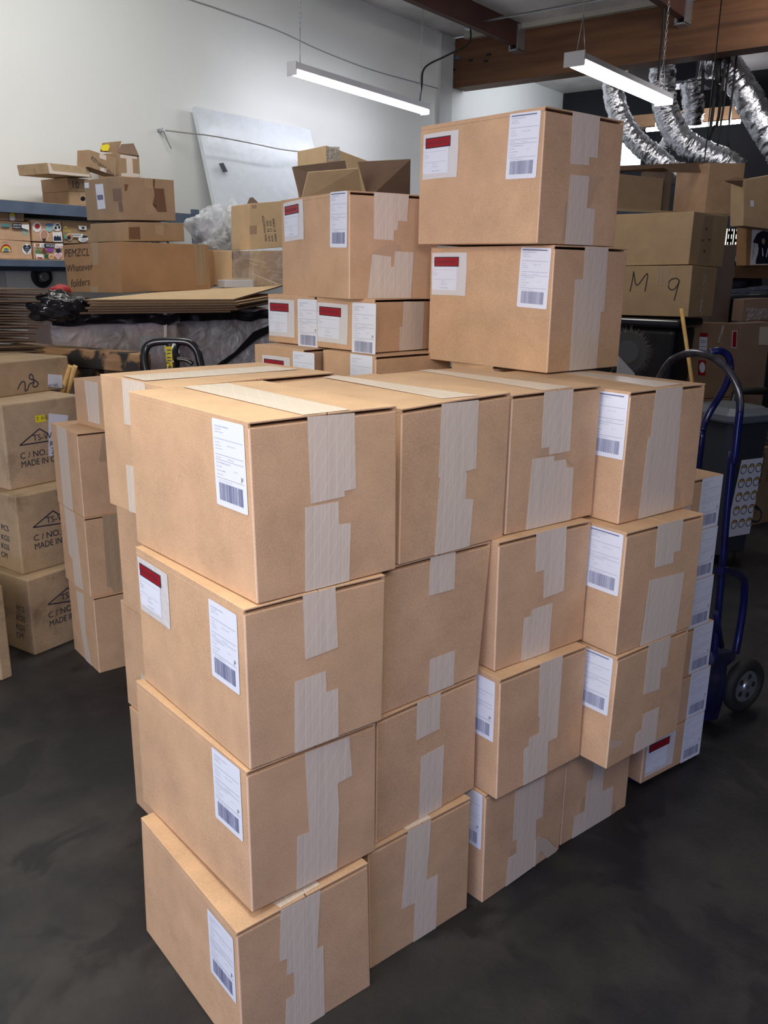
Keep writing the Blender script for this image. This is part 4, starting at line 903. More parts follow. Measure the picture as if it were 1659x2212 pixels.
# loose flat sheets
def sheet(C4, z, mat, name, lab, grp, th=.008):
    bm = bmesh.new(); hexa(bm, [V((p.x, p.y, z-th)) for p in C4] + [V((p.x, p.y, z)) for p in C4])
    for f in bm.faces: f.material_index = 0 if abs(f.normal.z) > .5 else 1
    bm.normal_update()
    for f in bm.faces: f.material_index = 0 if abs(f.normal.z) > .5 else 1
    return tag(fin(bm, name, [mat, EDGE]), lab, 'cardboard sheet', grp)
fa, fb, fc = atZ('p', 182, 657, 1.325), atZ('p', 505, 655, 1.325), atZ('p', 612, 637, 1.325)
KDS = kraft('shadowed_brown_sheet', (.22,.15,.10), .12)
ORDN = ['uppermost', 'second', 'third', 'fourth', 'fifth', 'lowest']
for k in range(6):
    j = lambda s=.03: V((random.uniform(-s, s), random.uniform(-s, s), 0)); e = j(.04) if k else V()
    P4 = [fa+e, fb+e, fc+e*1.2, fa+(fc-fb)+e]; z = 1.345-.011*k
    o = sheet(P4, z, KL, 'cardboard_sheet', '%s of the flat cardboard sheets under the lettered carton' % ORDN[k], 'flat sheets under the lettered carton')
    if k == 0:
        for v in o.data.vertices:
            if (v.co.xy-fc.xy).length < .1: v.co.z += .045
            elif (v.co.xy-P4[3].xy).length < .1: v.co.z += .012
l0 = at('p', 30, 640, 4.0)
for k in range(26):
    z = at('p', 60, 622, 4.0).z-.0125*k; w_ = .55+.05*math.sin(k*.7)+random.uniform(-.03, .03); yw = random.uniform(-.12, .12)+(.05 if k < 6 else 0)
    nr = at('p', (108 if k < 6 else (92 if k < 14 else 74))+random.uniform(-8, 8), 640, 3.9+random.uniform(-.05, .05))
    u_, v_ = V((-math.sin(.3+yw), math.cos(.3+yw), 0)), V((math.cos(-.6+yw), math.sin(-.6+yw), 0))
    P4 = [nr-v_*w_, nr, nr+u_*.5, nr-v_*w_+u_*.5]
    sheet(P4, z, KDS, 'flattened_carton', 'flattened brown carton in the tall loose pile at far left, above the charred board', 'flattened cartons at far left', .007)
bm = bmesh.new(); zt = at('p', 60, 622, 4.0).z-.0125*26; cn_ = sum(P4, V())/4
C4 = [cn_+(p-cn_)*.75 for p in P4]; hexa(bm, [V((p.x, p.y, 0)) for p in C4]+[V((p.x, p.y, zt)) for p in C4]); o = fin(bm, 'dark_crate', DKW); tag(o, 'dark crate carrying the loose pile of flattened cartons', 'crate')
# film-wrapped pallet cartons
WRB = kraft('purple_brown_board', (.46, .34, .32), .08)  # purple-brown tone of cardboard under cling film
WF = film('glossy_cling_film', (.8, .8, .88), .30, .06, 11, 1.0); WF2 = film('thick_cling_film', (.7, .76, .92), .5, .06, 14, 1.0)
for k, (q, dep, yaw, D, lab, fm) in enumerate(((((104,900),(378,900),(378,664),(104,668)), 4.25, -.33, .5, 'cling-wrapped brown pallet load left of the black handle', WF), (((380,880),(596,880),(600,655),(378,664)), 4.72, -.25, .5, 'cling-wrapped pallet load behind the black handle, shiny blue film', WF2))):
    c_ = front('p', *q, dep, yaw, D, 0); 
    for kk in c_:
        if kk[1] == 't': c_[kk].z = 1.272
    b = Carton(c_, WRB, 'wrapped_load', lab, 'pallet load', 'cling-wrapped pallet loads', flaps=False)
    L_ = {i: b.I @ c_[i] for i in ORD}
    bm = bmesh.new(); gridquad(bm, L_['Nb'], L_['Rb'], L_['Rt'], L_['Nt'], 36, 50, .01, 0, 2)
    for v in bm.verts:
        v.co.y = -.012-.035*abs(NZ.fractal(V((v.co.x*5, v.co.z*5, k*7)), .8, 2, 5))
    fin(bm, 'cling_film', fm, b.o, None, True)
    # black film band along the top edge
    bm = bmesh.new(); h_ = L_['Nt'].z; gridquad(bm, V((0,-.02,h_-.055)), V((L_['Rb'].x,-.02,h_-.05)), V((L_['Rb'].x,-.02,h_+.0)), V((0,-.02,h_+.0)), 30, 6, .01, 0, 2)
    for v in bm.verts: v.co.y = -.05-.03*NZ.fractal(V((v.co.x*9, v.co.z*9, k)), .8, 2, 5); v.co.z -= .05*max(0, NZ.noise(V((v.co.x*6, 3, k))))
    fin(bm, 'black_film_band', BLK, b.o, None, True)
    if k == 0:
        b.patch('R', 'm', [(280,1092),(362,1085),(360,1245),(280,1240)], plain('pale_paper', (.42,.38,.40), .6), 'paper_sheet'); b.patch('R', 'm', [(755,1215),(905,1215),(905,1310),(755,1310)], plain('grey_label', (.30,.32,.36), .5), 'paper_label', .003)
        b.patch('R', 'm', [(885,1060),(905,1060),(900,1300),(890,1300)], SHN, 'film_crease_glint', .04, .002); b.patch('R', 'm', [(420,1110),(620,1110),(760,1290),(600,1290)], plain('pale_streak', (.30,.26,.25), .4), 'film_layer', .004, .001)
    else:
        b.patch('R', 'm', [(1180,1370),(1280,1300),(1380,1190),(1480,1150),(1480,1190),(1400,1230),(1300,1310),(1200,1390)], BLK, 'black_strap', .03, .004)
bb = at('m', 345, 1062, 3.95); blob('black_plastic_bag', bb, (.12, .09, .06), plain('shiny_black_film', (.012,.012,.015), .12), .5, 1.8, 'crumpled shiny black plastic film at left end of the wrapped load', 'plastic film', 4, 1, None, 4)
o = blob('red_cloth', at('m', 335, 965, 4.3), (.05, .04, .03), plain('red_cloth', (.40,.02,.02), .6), .2, 2, 'small red cloth bundle beside the lettered carton', 'cloth', 3)
# charred board, slats
a, b_ = at('p', 20, 762, 4.0), at('p', 303, 786, 3.85); v = (b_-a); vv = V((v.x, v.y, 0)).normalized(); up = V((0,0,1))
bm = bmesh.new(); h_ = .085; bk = V((-vv.y, vv.x, 0))*.10
hexa(bm, [a-up*h_*.5, b_-up*h_*.5, b_-up*h_*.5+bk, a-up*h_*.5+bk, a+up*h_*.5, b_+up*h_*.5, b_+up*h_*.5+bk, a+up*h_*.5+bk]); bevel(bm, .006)
pl = fin(bm, 'wooden_pallet', CHAR); tag(pl, 'charred wooden pallet stood on edge behind the left cartons', 'pallet')
for t_ in (.08, .5, .9):
    bm = bmesh.new(); p = a+v*t_; hexa(bm, [V((p.x,p.y,0)), V((p.x,p.y,0))+vv*.09, V((p.x,p.y,0))+vv*.09+bk, V((p.x,p.y,0))+bk, p-up*h_*.55, p-up*h_*.55+vv*.09, p-up*h_*.55+vv*.09+bk, p-up*h_*.55+bk]); fin(bm, 'pallet_stringer', CHAR, pl)
for k, (x0, y0, x1, y1) in enumerate(((418,250,360,440),(448,252,405,400))):
    bm = bmesh.new(); p, q = at('n', x0, y0, 3.7), at('n', x1, y1, 3.78); q = p+(q-p)*2.2; tube(bm, [p, q], .013, 4, 0, 0)
    tag(fin(bm, 'lumber_strip', WOODS), ['thin orange-brown slat leaning beside the carton marked 28', 'second thin slat leaning closer to the left column'][k], 'wood slat')
# pallet jack with looped handle
jr = root('pallet_jack', at('m', 950, 1400, 3.5), 'pallet jack whose black loop handle with yellow tags rises behind the stack', 'pallet jack')
J = lambda x, y, d=3.5: at('m', x, y, d)
part(jr, 'loop_handle', BLKM, lambda bm: tube(bm, [J(835,1480),J(808,1400),J(797,1320),J(812,1268),J(860,1247),J(950,1243),J(1035,1250),J(1082,1290),J(1100,1345),J(1110,1420),J(1080,1500)], .0165, 12))
part(jr, 'handle_shaft', BLKM, lambda bm: (tube(bm, [J(955,1262), J(952,1440)], .028, 12, 0, 0), tube(bm, [J(835,1480), J(950,1520), J(1080,1500)], .018, 10)))
jb_ = J(952,1500); part(jr, 'handle_column', BLKM, lambda bm: tube(bm, [J(952,1440), V((jb_.x+.15, jb_.y+.2, .2))], .026, 10, 0, 0))
part(jr, 'control_lever', BLKM, lambda bm: tube(bm, [J(975,1340,3.46), J(1030,1348,3.46), J(1062,1368,3.46)], .009, 8))
yt = part(jr, 'yellow_tag', YEL, lambda bm: hexa(bm, [J(x,y,d) for d in (3.44,) for x, y in ((917,1360),(952,1362),(952,1362),(917,1360),(912,1272),(947,1272),(947,1272),(912,1272))]))
part(jr, 'yellow_tag', YEL, lambda bm: hexa(bm, [J(x,y,3.445) for x, y in ((920,1400),(952,1400),(952,1400),(920,1400),(917,1366),(952,1366),(952,1366),(917,1366))]))
part(jr, 'warning_triangle', INK, lambda bm: bm.faces.new([bm.verts.new(J(x,y,3.44)) for x, y in ((923,1393),(935,1370),(948,1393))]))
for y_ in (1290, 1308, 1330, 1348): part(jr, 'tag_lettering', INK, lambda bm: bm.faces.new([bm.verts.new(J(x,y,3.432)) for x, y in ((920,y_),(940,y_-2),(940,y_+5),(920,y_+7))]))
bx_, by_ = jb_.x+.15, jb_.y+.2
part(jr, 'pump_body', BLKM, lambda bm: (box(bm, (bx_-.1, by_-.08, .06), (bx_+.1, by_+.1, .28)),))
for s_ in (-1, 1):
    part(jr, 'fork', BLKM, lambda bm: box(bm, (bx_+.1, by_+s_*.12-.04, .05), (bx_+.4, by_+s_*.12+.04, .09)))
part(jr, 'steer_wheel', RUB, lambda bm: cyl(bm, (bx_, by_-.06, .085), (bx_, by_+.06, .085), .085, 20))

# carton with open flaps behind the pouch carton, and a torn one behind it
b = Carton(front('p', (640,640),(880,640),(884,427),(650,432), 3.35, -.35, .12, 1.352), K, 'carton', 'open carton with four raised flaps behind the large pouch carton', 'cardboard box', flaps=False, open_top=True)
c_ = b.C; Carton({k: V((p.x, p.y, 1.35 if k[1] == 't' else 0)) for k, p in c_.items()}, KD, 'carton', 'tall brown carton hidden underneath the open-flapped one', 'cardboard box', flaps=False)
flap(b, [at('l', 400, 1045, 3.62), c_['Nt'], at('l', 83, 933, 3.38), at('l', 378, 898, 3.68)], KI); flap(b, [c_['Nt'], c_['Nt']*.45+c_['Rt']*.55, at('l', 447, 940, 3.28), at('l', 168, 962, 3.2)], KL)
flap(b, [c_['Nt']*.4+c_['Rt']*.6, c_['Rt'], at('l', 740, 890, 3.42), at('l', 446, 905, 3.42)], KI); flap(b, [c_['Rt'], c_['Bt'], at('l', 738, 892, 3.9), at('l', 740, 900, 3.5)], KI)
b = fbox('p', ((690,470),(812,470),(806,352),(705,314)), None, -.3, .4, KL, 'pale torn carton in the distance behind the open flaps', dep=6.0, z0=1.9)
b.patch('R', 'l', [(262,822),(345,818),(350,900),(262,900)], film('crumpled_tape', (.8,.72,.6), .8, .15, 40, .8), 'clear_tape'); b.patch('L', 'l', [(195,820),(250,830),(250,905),(190,905)], DARK, 'torn_hole') if False else None
for nm_, X, Yy, Zt in (): pass
b_ = b.C; bm = bmesh.new(); box(bm, (b_['Nb'].x-.1, b_['Nb'].y-.1, 0), (b_['Nb'].x+.5, b_['Nb'].y+.3, 1.89)); tag(fin(bm, 'tall_carton', KD), 'tall brown carton hidden behind the open-flapped one, holding up the torn carton', 'cardboard box')

# ================================================================== RIGHT BACKGROUND
def Cn(q, fr, dep, yaw, D, mat, lab, z0=None, name='carton', grp=None): return Carton(front(fr, *q, dep, yaw, D, z0), mat, name, lab, 'cardboard box', grp, flaps=False)
MB = kraft('mid_tone_board', (.42,.29,.17), .07)
b = Carton(pose_corners(5.172,1.746,1.535,-.025,.6,.59,.300, {k: px('j', *v) for k, v in dict(Nt=(763,138),Nb=(715,572),Rt=(1047,183),Rb=(990,600)).items()}), MB, 'carton', 'plain carton stacked on the one marked M 9, right of the tall pair', 'cardboard box', flaps=False)
b.patch('R', 'j', [(848,175),(925,180),(900,400),(885,590),(785,585),(815,400)], TAPEC)
for x_, y_ in ((860,280),(885,370),(830,375),(845,465)): b.patch('R', 'j', [(x_-9,y_-8),(x_+9,y_-2),(x_+6,y_+12),(x_-8,y_+9)], TAPEB, 'brown_tape_fleck', .0014)
b = Carton(pose_corners(5.144,1.712,1.245,-.043,.6,.40,.288, {k: px('j', *v) for k, v in dict(Nt=(748,580),Nb=(710,1005)).items()}), MB, 'carton', 'carton marked M 9 in marker, resting on the black bin', 'cardboard box', flaps=False)
b.stroke('L', 'j', [[(232,800),(250,720),(262,645),(264,645),(290,750),(376,650),(355,800)]], .007); b.stroke('L', 'j', [[(635,705),(610,690),(560,710),(552,770),(590,785),(625,745),(640,705)], [(640,705),(618,790),(595,875)]], .007)
b.patch('L', 'j', [(462,590),(552,585),(550,750),(448,750)], TAPEC); b.patch('R', 'j', [(845,600),(862,600),(840,780),(820,1000),(800,1000),(825,800)], film('shiny_tape', (.7,.6,.5), .7), 'clear_tape')
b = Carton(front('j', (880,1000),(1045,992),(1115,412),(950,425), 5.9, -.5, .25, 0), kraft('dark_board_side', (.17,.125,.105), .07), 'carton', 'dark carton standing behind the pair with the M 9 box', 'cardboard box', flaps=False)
# black bin under them
bx = root('black_bin', (5.05,1.62,0), 'large black plastic bin under the carton marked M 9', 'bin')
def binb(bm):
    v_ = hexa(bm, [V(p) for p in ((5.18,1.80,0),(5.44,1.80,0),(5.44,2.55,0),(5.18,2.55,0),(5.12,1.76,1.19),(5.49,1.76,1.19),(5.49,2.62,1.19),(5.12,2.62,1.19))]); bevel(bm, .04, 4)
part(bx, 'bin_body', BLK, binb)
def rimb(bm):
    hexa(bm, [V(p) for p in ((5.09,1.73,1.185),(5.51,1.73,1.185),(5.51,2.65,1.185),(5.09,2.65,1.185),(5.09,1.73,1.238),(5.51,1.73,1.238),(5.51,2.65,1.238),(5.09,2.65,1.238))]); bevel(bm, .02, 4)
part(bx, 'bin_rim', BLKM, rimb)
# frayed round disc
dc = at('j', 205, 1300, 4.6); dr = root('fringed_disc', dc, 'round dark disc with frayed grey fringe in front of the black bin', 'disc')
DG = plain('dark_grey_disc', (.025,.027,.032), .5)
dn = (CAM_P-dc).normalized(); dx_ = V((0,0,1)).cross(dn).normalized(); dy_ = dn.cross(dx_)
part(dr, 'disc_plate', DG, lambda bm: tube(bm, [dc-dn*.02, dc+dn*.02], .105, 28, 0, 0)); part(dr, 'disc_hub', plain('grey_hub', (.05,.052,.06), .5), lambda bm: tube(bm, [dc, dc+dn*.035], .06, 24, 0, 0))
def fringe(bm):
    for k in range(260):
        t = 2*math.pi*k/260+random.uniform(-.03,.03); r1 = .095; r2 = random.uniform(.112,.15); d_ = dx_*math.cos(t)+dy_*math.sin(t); s_ = dx_*-math.sin(t)+dy_*math.cos(t)
        a_ = dc+d_*r1+dn*.01; e_ = dc+d_*r2+s_*random.uniform(-.02,.02)+dn*random.uniform(-.01,.02)
        bm.faces.new([bm.verts.new(p) for p in (a_-s_*.0022, a_+s_*.0022, e_)])
part(dr, 'frayed_fringe', plain('grey_fringe', (.14,.13,.12), .8), fringe)['kind'] = 'stuff'
part(dr, 'support_stem', BLK, lambda bm: tube(bm, [dc-dn*.03, V((dc.x+.05, dc.y+.04, 0))], .015, 8, 0, 0))
pp_ = [at('j', x, y, 4.3) for x, y in ((140,1330),(175,1370),(272,1475),(272,1530),(150,1500))]; pp_[3].z = pp_[4].z = 0
o = solid(pp_, 'plastic_offcut', plain('pale_grey_plastic', (.42,.43,.46), .35), .02, CAM_F); tag(o, 'pale triangular plastic offcut poking up behind the right end carton', 'plastic piece')
bm = bmesh.new(); a = at('j', 655, 945, 4.75); q = at('j', 742, 1535, 4.62); tube(bm, [a, q, V((q.x, q.y, 0))], .011, 8, 0, 0); tag(fin(bm, 'wooden_stick', WOODS), 'thin pale wooden broom stick standing upright before the red-labelled carton', 'stick')
# red-labelled carton and neighbours
RB = kraft('worn_brown_board', (.30,.195,.125), .1)
b = Cn(((745,1640),(1110,1640),(1135,1062),(750,1055)), 'j', 5.5, -.45, .10, RB, 'worn carton with red and white hazard labels behind the hand truck loop', .72)
for pts, m_ in (([(808,1140),(872,1143),(868,1175),(806,1172)], RED), ([(806,1172),(868,1175),(862,1288),(800,1284)], PAPER), ([(1075,1122),(1115,1125),(1108,1268),(1066,1262)], PAPER), ([(1080,1128),(1110,1130),(1104,1260),(1072,1256)], RED), ([(795,1365),(857,1368),(850,1492),(790,1488)], RED)): b.patch('R', 'j', pts, m_, 'hazard_label', .0006 if m_ is not RED else .0014)
b.patch('R', 'j', ell(825,1425,24,45,12), PAPER, 'label_print', .002)
for y_ in (1200,1215,1250): b.patch('R', 'j', [(812,y_),(855,y_+2),(855,y_+7),(812,y_+5)], INKS, 'label_print', .0014)
b.patch('R', 'j', [(990,1075),(1008,1080),(985,1180),(960,1225),(955,1215),(975,1150)], film('shiny_tape_two', (.8,.75,.7), .6), 'clear_tape')
c_ = b.C; o_ = Carton({k: V((p.x, p.y, .715 if k[1] == 't' else 0)) for k, p in c_.items()}, RB, 'carton', 'plain base carton under the red-labelled one', 'cardboard box', flaps=False)
b = Cn(((1115,1720),(1400,1720),(1400,1050),(1148,1062)), 'j', 5.76, -.3, .1, kraft('rosy_brown_board', (.33,.22,.16), .07), 'tall carton at right picture edge beside the red-labelled one', 0)
b.patch('R', 'j', [(1300,1090),(1400,1087),(1400,1240),(1290,1238)], TAPE, 'packing_tape')
b = Cn(((1152,1046),(1400,1040),(1400,850),(1172,864)), 'j', 5.78, -.3, .08, kraft('rosy_brown_board_b', (.33,.22,.16), .07), 'low carton with crumpled shiny tape at right picture edge')
b.patch('R', 'j', [(1180,930),(1300,940),(1395,937),(1395,1015),(1300,1030),(1185,1040),(1200,1000),(1185,960)], film('crinkled_tape', (.75,.68,.66), .45, .1, 40, 1), 'clear_tape')
# equipment on the dark bench
bench = root('work_bench', at('u', 700, 1900, 5.9), 'dark work bench carrying metal bars at right, above the boxes', 'bench')
q = at('u', 380, 1880, 6.0)
part(bench, 'bench_top', BLK, lambda bm: hexa(bm, [at('u', x, y, d) for x, y, d in ((370,1900,5.9),(1500,1870,5.9),(1500,1830,6.5),(370,1865,6.5))] + [at('u', x, y, d)+V((0,0,.02)) for x, y, d in ((370,1900,5.9),(1500,1870,5.9),(1500,1830,6.5),(370,1865,6.5))]))
for x_, d_ in ((400,6.0),(1400,6.0)):
    p = at('u', x_, 1900, d_); part(bench, 'leg', BLK, lambda bm: box(bm, (p.x, p.y, 0), (p.x+.05, p.y+.05, p.z)))
for k, (q4, lab) in enumerate(((((375,1862),(690,1835),(690,1785),(385,1815)), 'flat slate-blue metal bar, nearest and lowest on the dark bench'), (((440,1778),(750,1765),(750,1685),(450,1712)), 'flat slate-blue metal bar lying second on the dark bench'),
        (((725,1800),(1090,1780),(1080,1738),(735,1760)), 'bright slate-blue metal bar at the middle of the bench'), (((830,1725),(1130,1712),(1130,1640),(830,1665)), 'slate-blue metal bar farthest right on the bench'))):
    c_ = front('u', *q4, 6.0+.05*k, -.5, .06); bm = bmesh.new(); hexa(bm, [c_[i] for i in ORD]); tag(fin(bm, 'metal_bar', plain('slate_metal', (.17,.19,.26), .4, .3)), lab, 'metal bar', 'metal bars on the bench')
p = at('u', 470, 1600, 6.35); blob('dark_bundle', p, (.07,.07,.05), plain('navy_cloth', (.02,.022,.04), .7), .25, 2, 'small dark round bundle at left end of the bench', 'bundle', 3)
c_ = front('u', (800,1660),(985,1660),(985,1470),(835,1480), 6.3, -.5, .1); bm = bmesh.new(); hexa(bm, [c_[i] for i in ORD]); bevel(bm, .006); o = tag(fin(bm, 'power_adapter', BLK), 'small dark electrical adapter with two slots on the bench', 'adapter'); del o
# t-shirt poster carton
b = Cn(((655,1235),(1400,1240),(1400,425),(678,440)), 'u', 6.15, -.55, .1, kraft('orange_brown_board', (.36,.20,.09), .1), 'orange-brown carton showing a white poster of a black t-shirt')
b.patch('R', 'u', [(735,1222),(1400,1200),(1400,470),(780,505)], plain('poster_paper', (.80,.78,.80), .5), 'poster', .001)
b.patch('R', 'u', [(790,770),(870,600),(950,552),(1010,538),(1060,555),(1400,540),(1400,1190),(845,1200),(850,1120),(890,1000),(905,900),(890,800)], plain('tshirt_black', (.01,.012,.03), .6), 'tshirt_print', .0025)
b.patch('R', 'u', [(960,760),(975,695),(1010,690),(1035,740),(1020,800),(995,812)], plain('print_tan', (.40,.30,.16), .6), 'printed_patch', .0035); b.patch('R', 'u', [(970,885),(985,880),(1000,1040),(975,1045)], PAPER, 'printed_patch', .0035); b.patch('R', 'u', [(1085,880),(1097,880),(1065,1065),(1045,1060)], PAPER, 'printed_patch', .0035)
for x, y, st in ((790,1115,'hoodie'), (795,1010,'size'), (800,950,'tee print'), (825,880,'no.')): b.text('R', 'u', x, y, st, .02, 1.4, INKS)
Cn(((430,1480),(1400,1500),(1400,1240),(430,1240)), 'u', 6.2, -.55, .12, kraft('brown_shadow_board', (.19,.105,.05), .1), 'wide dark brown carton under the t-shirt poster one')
# rack on the right with cartons
rr = root('storage_rack', at('j', 130, 120, 6.7), 'dark blue rack shelf carrying cartons beneath the silver ducts', 'shelf')
A_ = at('j', 60, 128, 6.75); vv = V((math.cos(-.53), math.sin(-.53), 0)); nb = V((.505, .863, 0))
A_.z = 1.93
part(rr, 'shelf_board', BRD, lambda bm: hexa(bm, [A_, A_+vv*2.2, A_+vv*2.2+nb*.7, A_+nb*.7] and [p+V((0,0,.04)) for p in (A_, A_+vv*2.2, A_+vv*2.2+nb*.7, A_+nb*.7)] + [p+V((0,0,.06)) for p in (A_, A_+vv*2.2, A_+vv*2.2+nb*.7, A_+nb*.7)]))
part(rr, 'shelf_beam', STEELB, lambda bm: hexa(bm, [p+V((0,0,h_)) for h_ in (-.06,.038) for p in (A_-nb*.03, A_+vv*2.2-nb*.03, A_+vv*2.2, A_)]))
for k, e_ in enumerate((A_+vv*.02, A_+vv*.02+nb*.66, A_+vv*2.15+nb*.66)): part(rr, 'rack_post', STEELB, lambda bm: box(bm, (e_.x, e_.y, 0), (e_.x+.05, e_.y+.05, 1.97)))
SZ = A_.z+.061
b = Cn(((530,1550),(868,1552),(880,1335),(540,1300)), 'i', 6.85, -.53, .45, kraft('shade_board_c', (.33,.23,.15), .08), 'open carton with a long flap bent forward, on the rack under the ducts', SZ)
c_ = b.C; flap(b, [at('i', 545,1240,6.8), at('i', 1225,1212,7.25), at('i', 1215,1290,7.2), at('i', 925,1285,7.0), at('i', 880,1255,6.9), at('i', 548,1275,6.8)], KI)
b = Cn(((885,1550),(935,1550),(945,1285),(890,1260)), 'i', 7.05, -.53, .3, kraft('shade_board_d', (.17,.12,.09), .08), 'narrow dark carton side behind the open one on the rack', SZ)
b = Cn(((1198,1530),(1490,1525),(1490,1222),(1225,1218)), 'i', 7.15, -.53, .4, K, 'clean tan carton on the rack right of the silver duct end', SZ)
b = Cn(((1473,1690),(1800,1730),(1800,1290),(1482,1345)), 'i', 5.9, -.5, .12, kraft('tan_board_e', (.46,.32,.19), .07), 'carton with raised flap at right picture edge above the t-shirt poster')
flap(b, [at('i', x, y, d) for x, y, d in ((1340,1352,5.7),(1420,1325,5.8),(1625,1348,5.95),(1480,1402,5.85))], KI)
b.patch('R', 'i', [(1525,1500),(1552,1500),(1552,1545),(1528,1545)], PAPER, 'tape_mark')
# perforated uprights
def perf(q, cols, lab, dep):
    a = at('u', *q[0], dep); b2 = at('u', *q[1], dep); t2 = at('u', *q[2], dep); ax = (b2-a); ax.z = 0; Wd = ax.length; ax.normalize(); top = t2.z+.35
    up = V((0,0,1)); lean = V((0,0,0)); n_ = max(6, int(top/.075)); ch = top/n_; cw = Wd/cols
    bm = bmesh.new()
    def Q(x0, z0, x1, z1):
        P = [a+ax*x0, a+ax*x1, a+ax*x1, a+ax*x0]; Z_ = (z0, z0, z1, z1); f = [V((p.x, p.y, z)) for p, z in zip(P, Z_)]
        nn = V((ax.y, -ax.x, 0))*.004; hexa(bm, [f[0], f[1], f[1]-nn, f[0]-nn, f[3], f[2], f[2]-nn, f[3]-nn])
    for r_ in range(n_):
        z0 = r_*ch; Q(0, z0, Wd, z0+ch*.42)
        for c_ in range(cols):
            x0 = c_*cw; Q(x0, z0+ch*.42, x0+cw*.34, z0+ch); Q(x0+cw*.66, z0+ch*.42, x0+cw, z0+ch)
    return tag(fin(bm, 'perforated_upright', BLK), lab, 'rack post', 'perforated rack posts')
perf(((265,790),(385,800),(420,250)), 2, 'black perforated rack post with two columns of holes by the poster carton', 8.9)
perf(((405,800),(495,815),(555,250)), 1, 'black perforated rack post with one column of holes, nearer the poster', 8.9)
c_ = front('u', (485,875),(800,870),(800,822),(490,822), 8.4, -.9, .03); gr = root('grey_rail', V((c_['Rb'].x, c_['Rb'].y, 0)), 'grey horizontal rail crossing the lit opening beside the poster carton', 'rail')
part(gr, 'rail_bar', STEELB, lambda bm: hexa(bm, [c_[i] for i in ORD])); part(gr, 'rail_post', STEELB, lambda bm: box(bm, (c_['Rb'].x, c_['Rb'].y, 0), (c_['Rb'].x+.04, c_['Rb'].y+.04, c_['Rt'].z)))
c_ = front('u', (600,1145),(720,1145),(720,950),(600,950), 7.9, -.5, .1); bm = bmesh.new(); hexa(bm, [c_[i] for i in ORD]); tag(fin(bm, 'red_carton', RED), 'small red box in the gap left of the poster carton', 'box')
c_ = front('u', (505,1140),(598,1140),(598,1045),(505,1040), 7.8, -.5, .08); bm = bmesh.new(); hexa(bm, [c_[i] for i in ORD]); bevel(bm, .005); tag(fin(bm, 'white_jar', PAPER), 'small white tub beside the red box', 'tub')
c_ = front('u', (430,1235),(760,1240),(760,1150),(440,1150), 7.75, -.5, .4); bm = bmesh.new(); hexa(bm, [c_[i] for i in ORD]); tag(fin(bm, 'wooden_shelf', CHAR), 'brown wooden ledge holding the red box and white tub', 'shelf')
# printed export cartons low at right
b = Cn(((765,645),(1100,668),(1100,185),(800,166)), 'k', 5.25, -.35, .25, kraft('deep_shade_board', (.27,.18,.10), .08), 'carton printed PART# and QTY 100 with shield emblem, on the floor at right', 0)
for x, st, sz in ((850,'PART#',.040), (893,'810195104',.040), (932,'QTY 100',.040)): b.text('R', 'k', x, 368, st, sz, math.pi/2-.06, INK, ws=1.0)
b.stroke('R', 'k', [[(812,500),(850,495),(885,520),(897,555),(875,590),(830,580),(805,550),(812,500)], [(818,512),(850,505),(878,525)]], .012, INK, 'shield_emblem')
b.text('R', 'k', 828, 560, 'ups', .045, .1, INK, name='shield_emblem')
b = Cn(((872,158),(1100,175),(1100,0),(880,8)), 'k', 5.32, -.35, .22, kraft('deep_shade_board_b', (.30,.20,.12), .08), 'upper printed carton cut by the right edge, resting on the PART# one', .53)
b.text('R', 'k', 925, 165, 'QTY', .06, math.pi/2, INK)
# grey bin with lid
lc = atZ('q', 1165, 860, .84); tb = root('trash_bin', V((lc.x, lc.y, 0)), 'grey lidded rubbish bin with a printed paper sheet, behind the blue hand truck', 'bin')
GL = plain('grey_bin_lid', (.12,.14,.17), .4, bump=.05, bscale=20); GB = plain('grey_bin_body', (.035,.04,.055), .5)
ya_ = -.45; ex = V((math.cos(ya_), math.sin(ya_), 0)); ey = V((-ex.y, ex.x, 0))
def oct_(w, d, z, c=.28): return [lc*0+V((lc.x, lc.y, 0))+ex*x+ey*y+V((0,0,z)) for x, y in ((-w+c*w,-d),(w-c*w,-d),(w,-d+c*d),(w,d-c*d),(w-c*w,d),(-w+c*w,d),(-w,d-c*d),(-w,-d+c*d))]
def loft(bm, rings):
    R_ = [[bm.verts.new(p) for p in r] for r in rings]
    for a, b2 in zip(R_[:-1], R_[1:]):
        for k in range(8): bm.faces.new([a[k], a[(k+1)%8], b2[(k+1)%8], b2[k]])
    bm.faces.new(R_[0][::-1]); bm.faces.new(R_[-1])
part(tb, 'bin_body', GB, lambda bm: loft(bm, [oct_(.115,.12,.06), oct_(.145,.155,.74), oct_(.15,.16,.78)]))
part(tb, 'bin_lid', GL, lambda bm: loft(bm, [oct_(.18,.185,.775), oct_(.185,.19,.785), oct_(.185,.19,.812), oct_(.165,.17,.825), oct_(.155,.16,.815), oct_(.12,.13,.84)]))
part(tb, 'bin_wheel', RUB, lambda bm: cyl(bm, V((lc.x, lc.y, .07))-ex*.15+ey*.14, V((lc.x, lc.y, .07))-ex*.11+ey*.14, .07, 16)); part(tb, 'bin_wheel', RUB, lambda bm: cyl(bm, V((lc.x, lc.y, .07))+ex*.15+ey*.14, V((lc.x, lc.y, .07))+ex*.11+ey*.14, .07, 16))
part(tb, 'bin_foot', RUB, lambda bm: cyl(bm, V((lc.x, lc.y, 0))-ey*.1, V((lc.x, lc.y, .07))-ey*.1, .03, 10))
fo = V((lc.x, lc.y, 0))-ey*.121; 
def fp(x, z): return fo+ex*x-ey*((z-.06)*.055+.0035)+V((0,0,z))
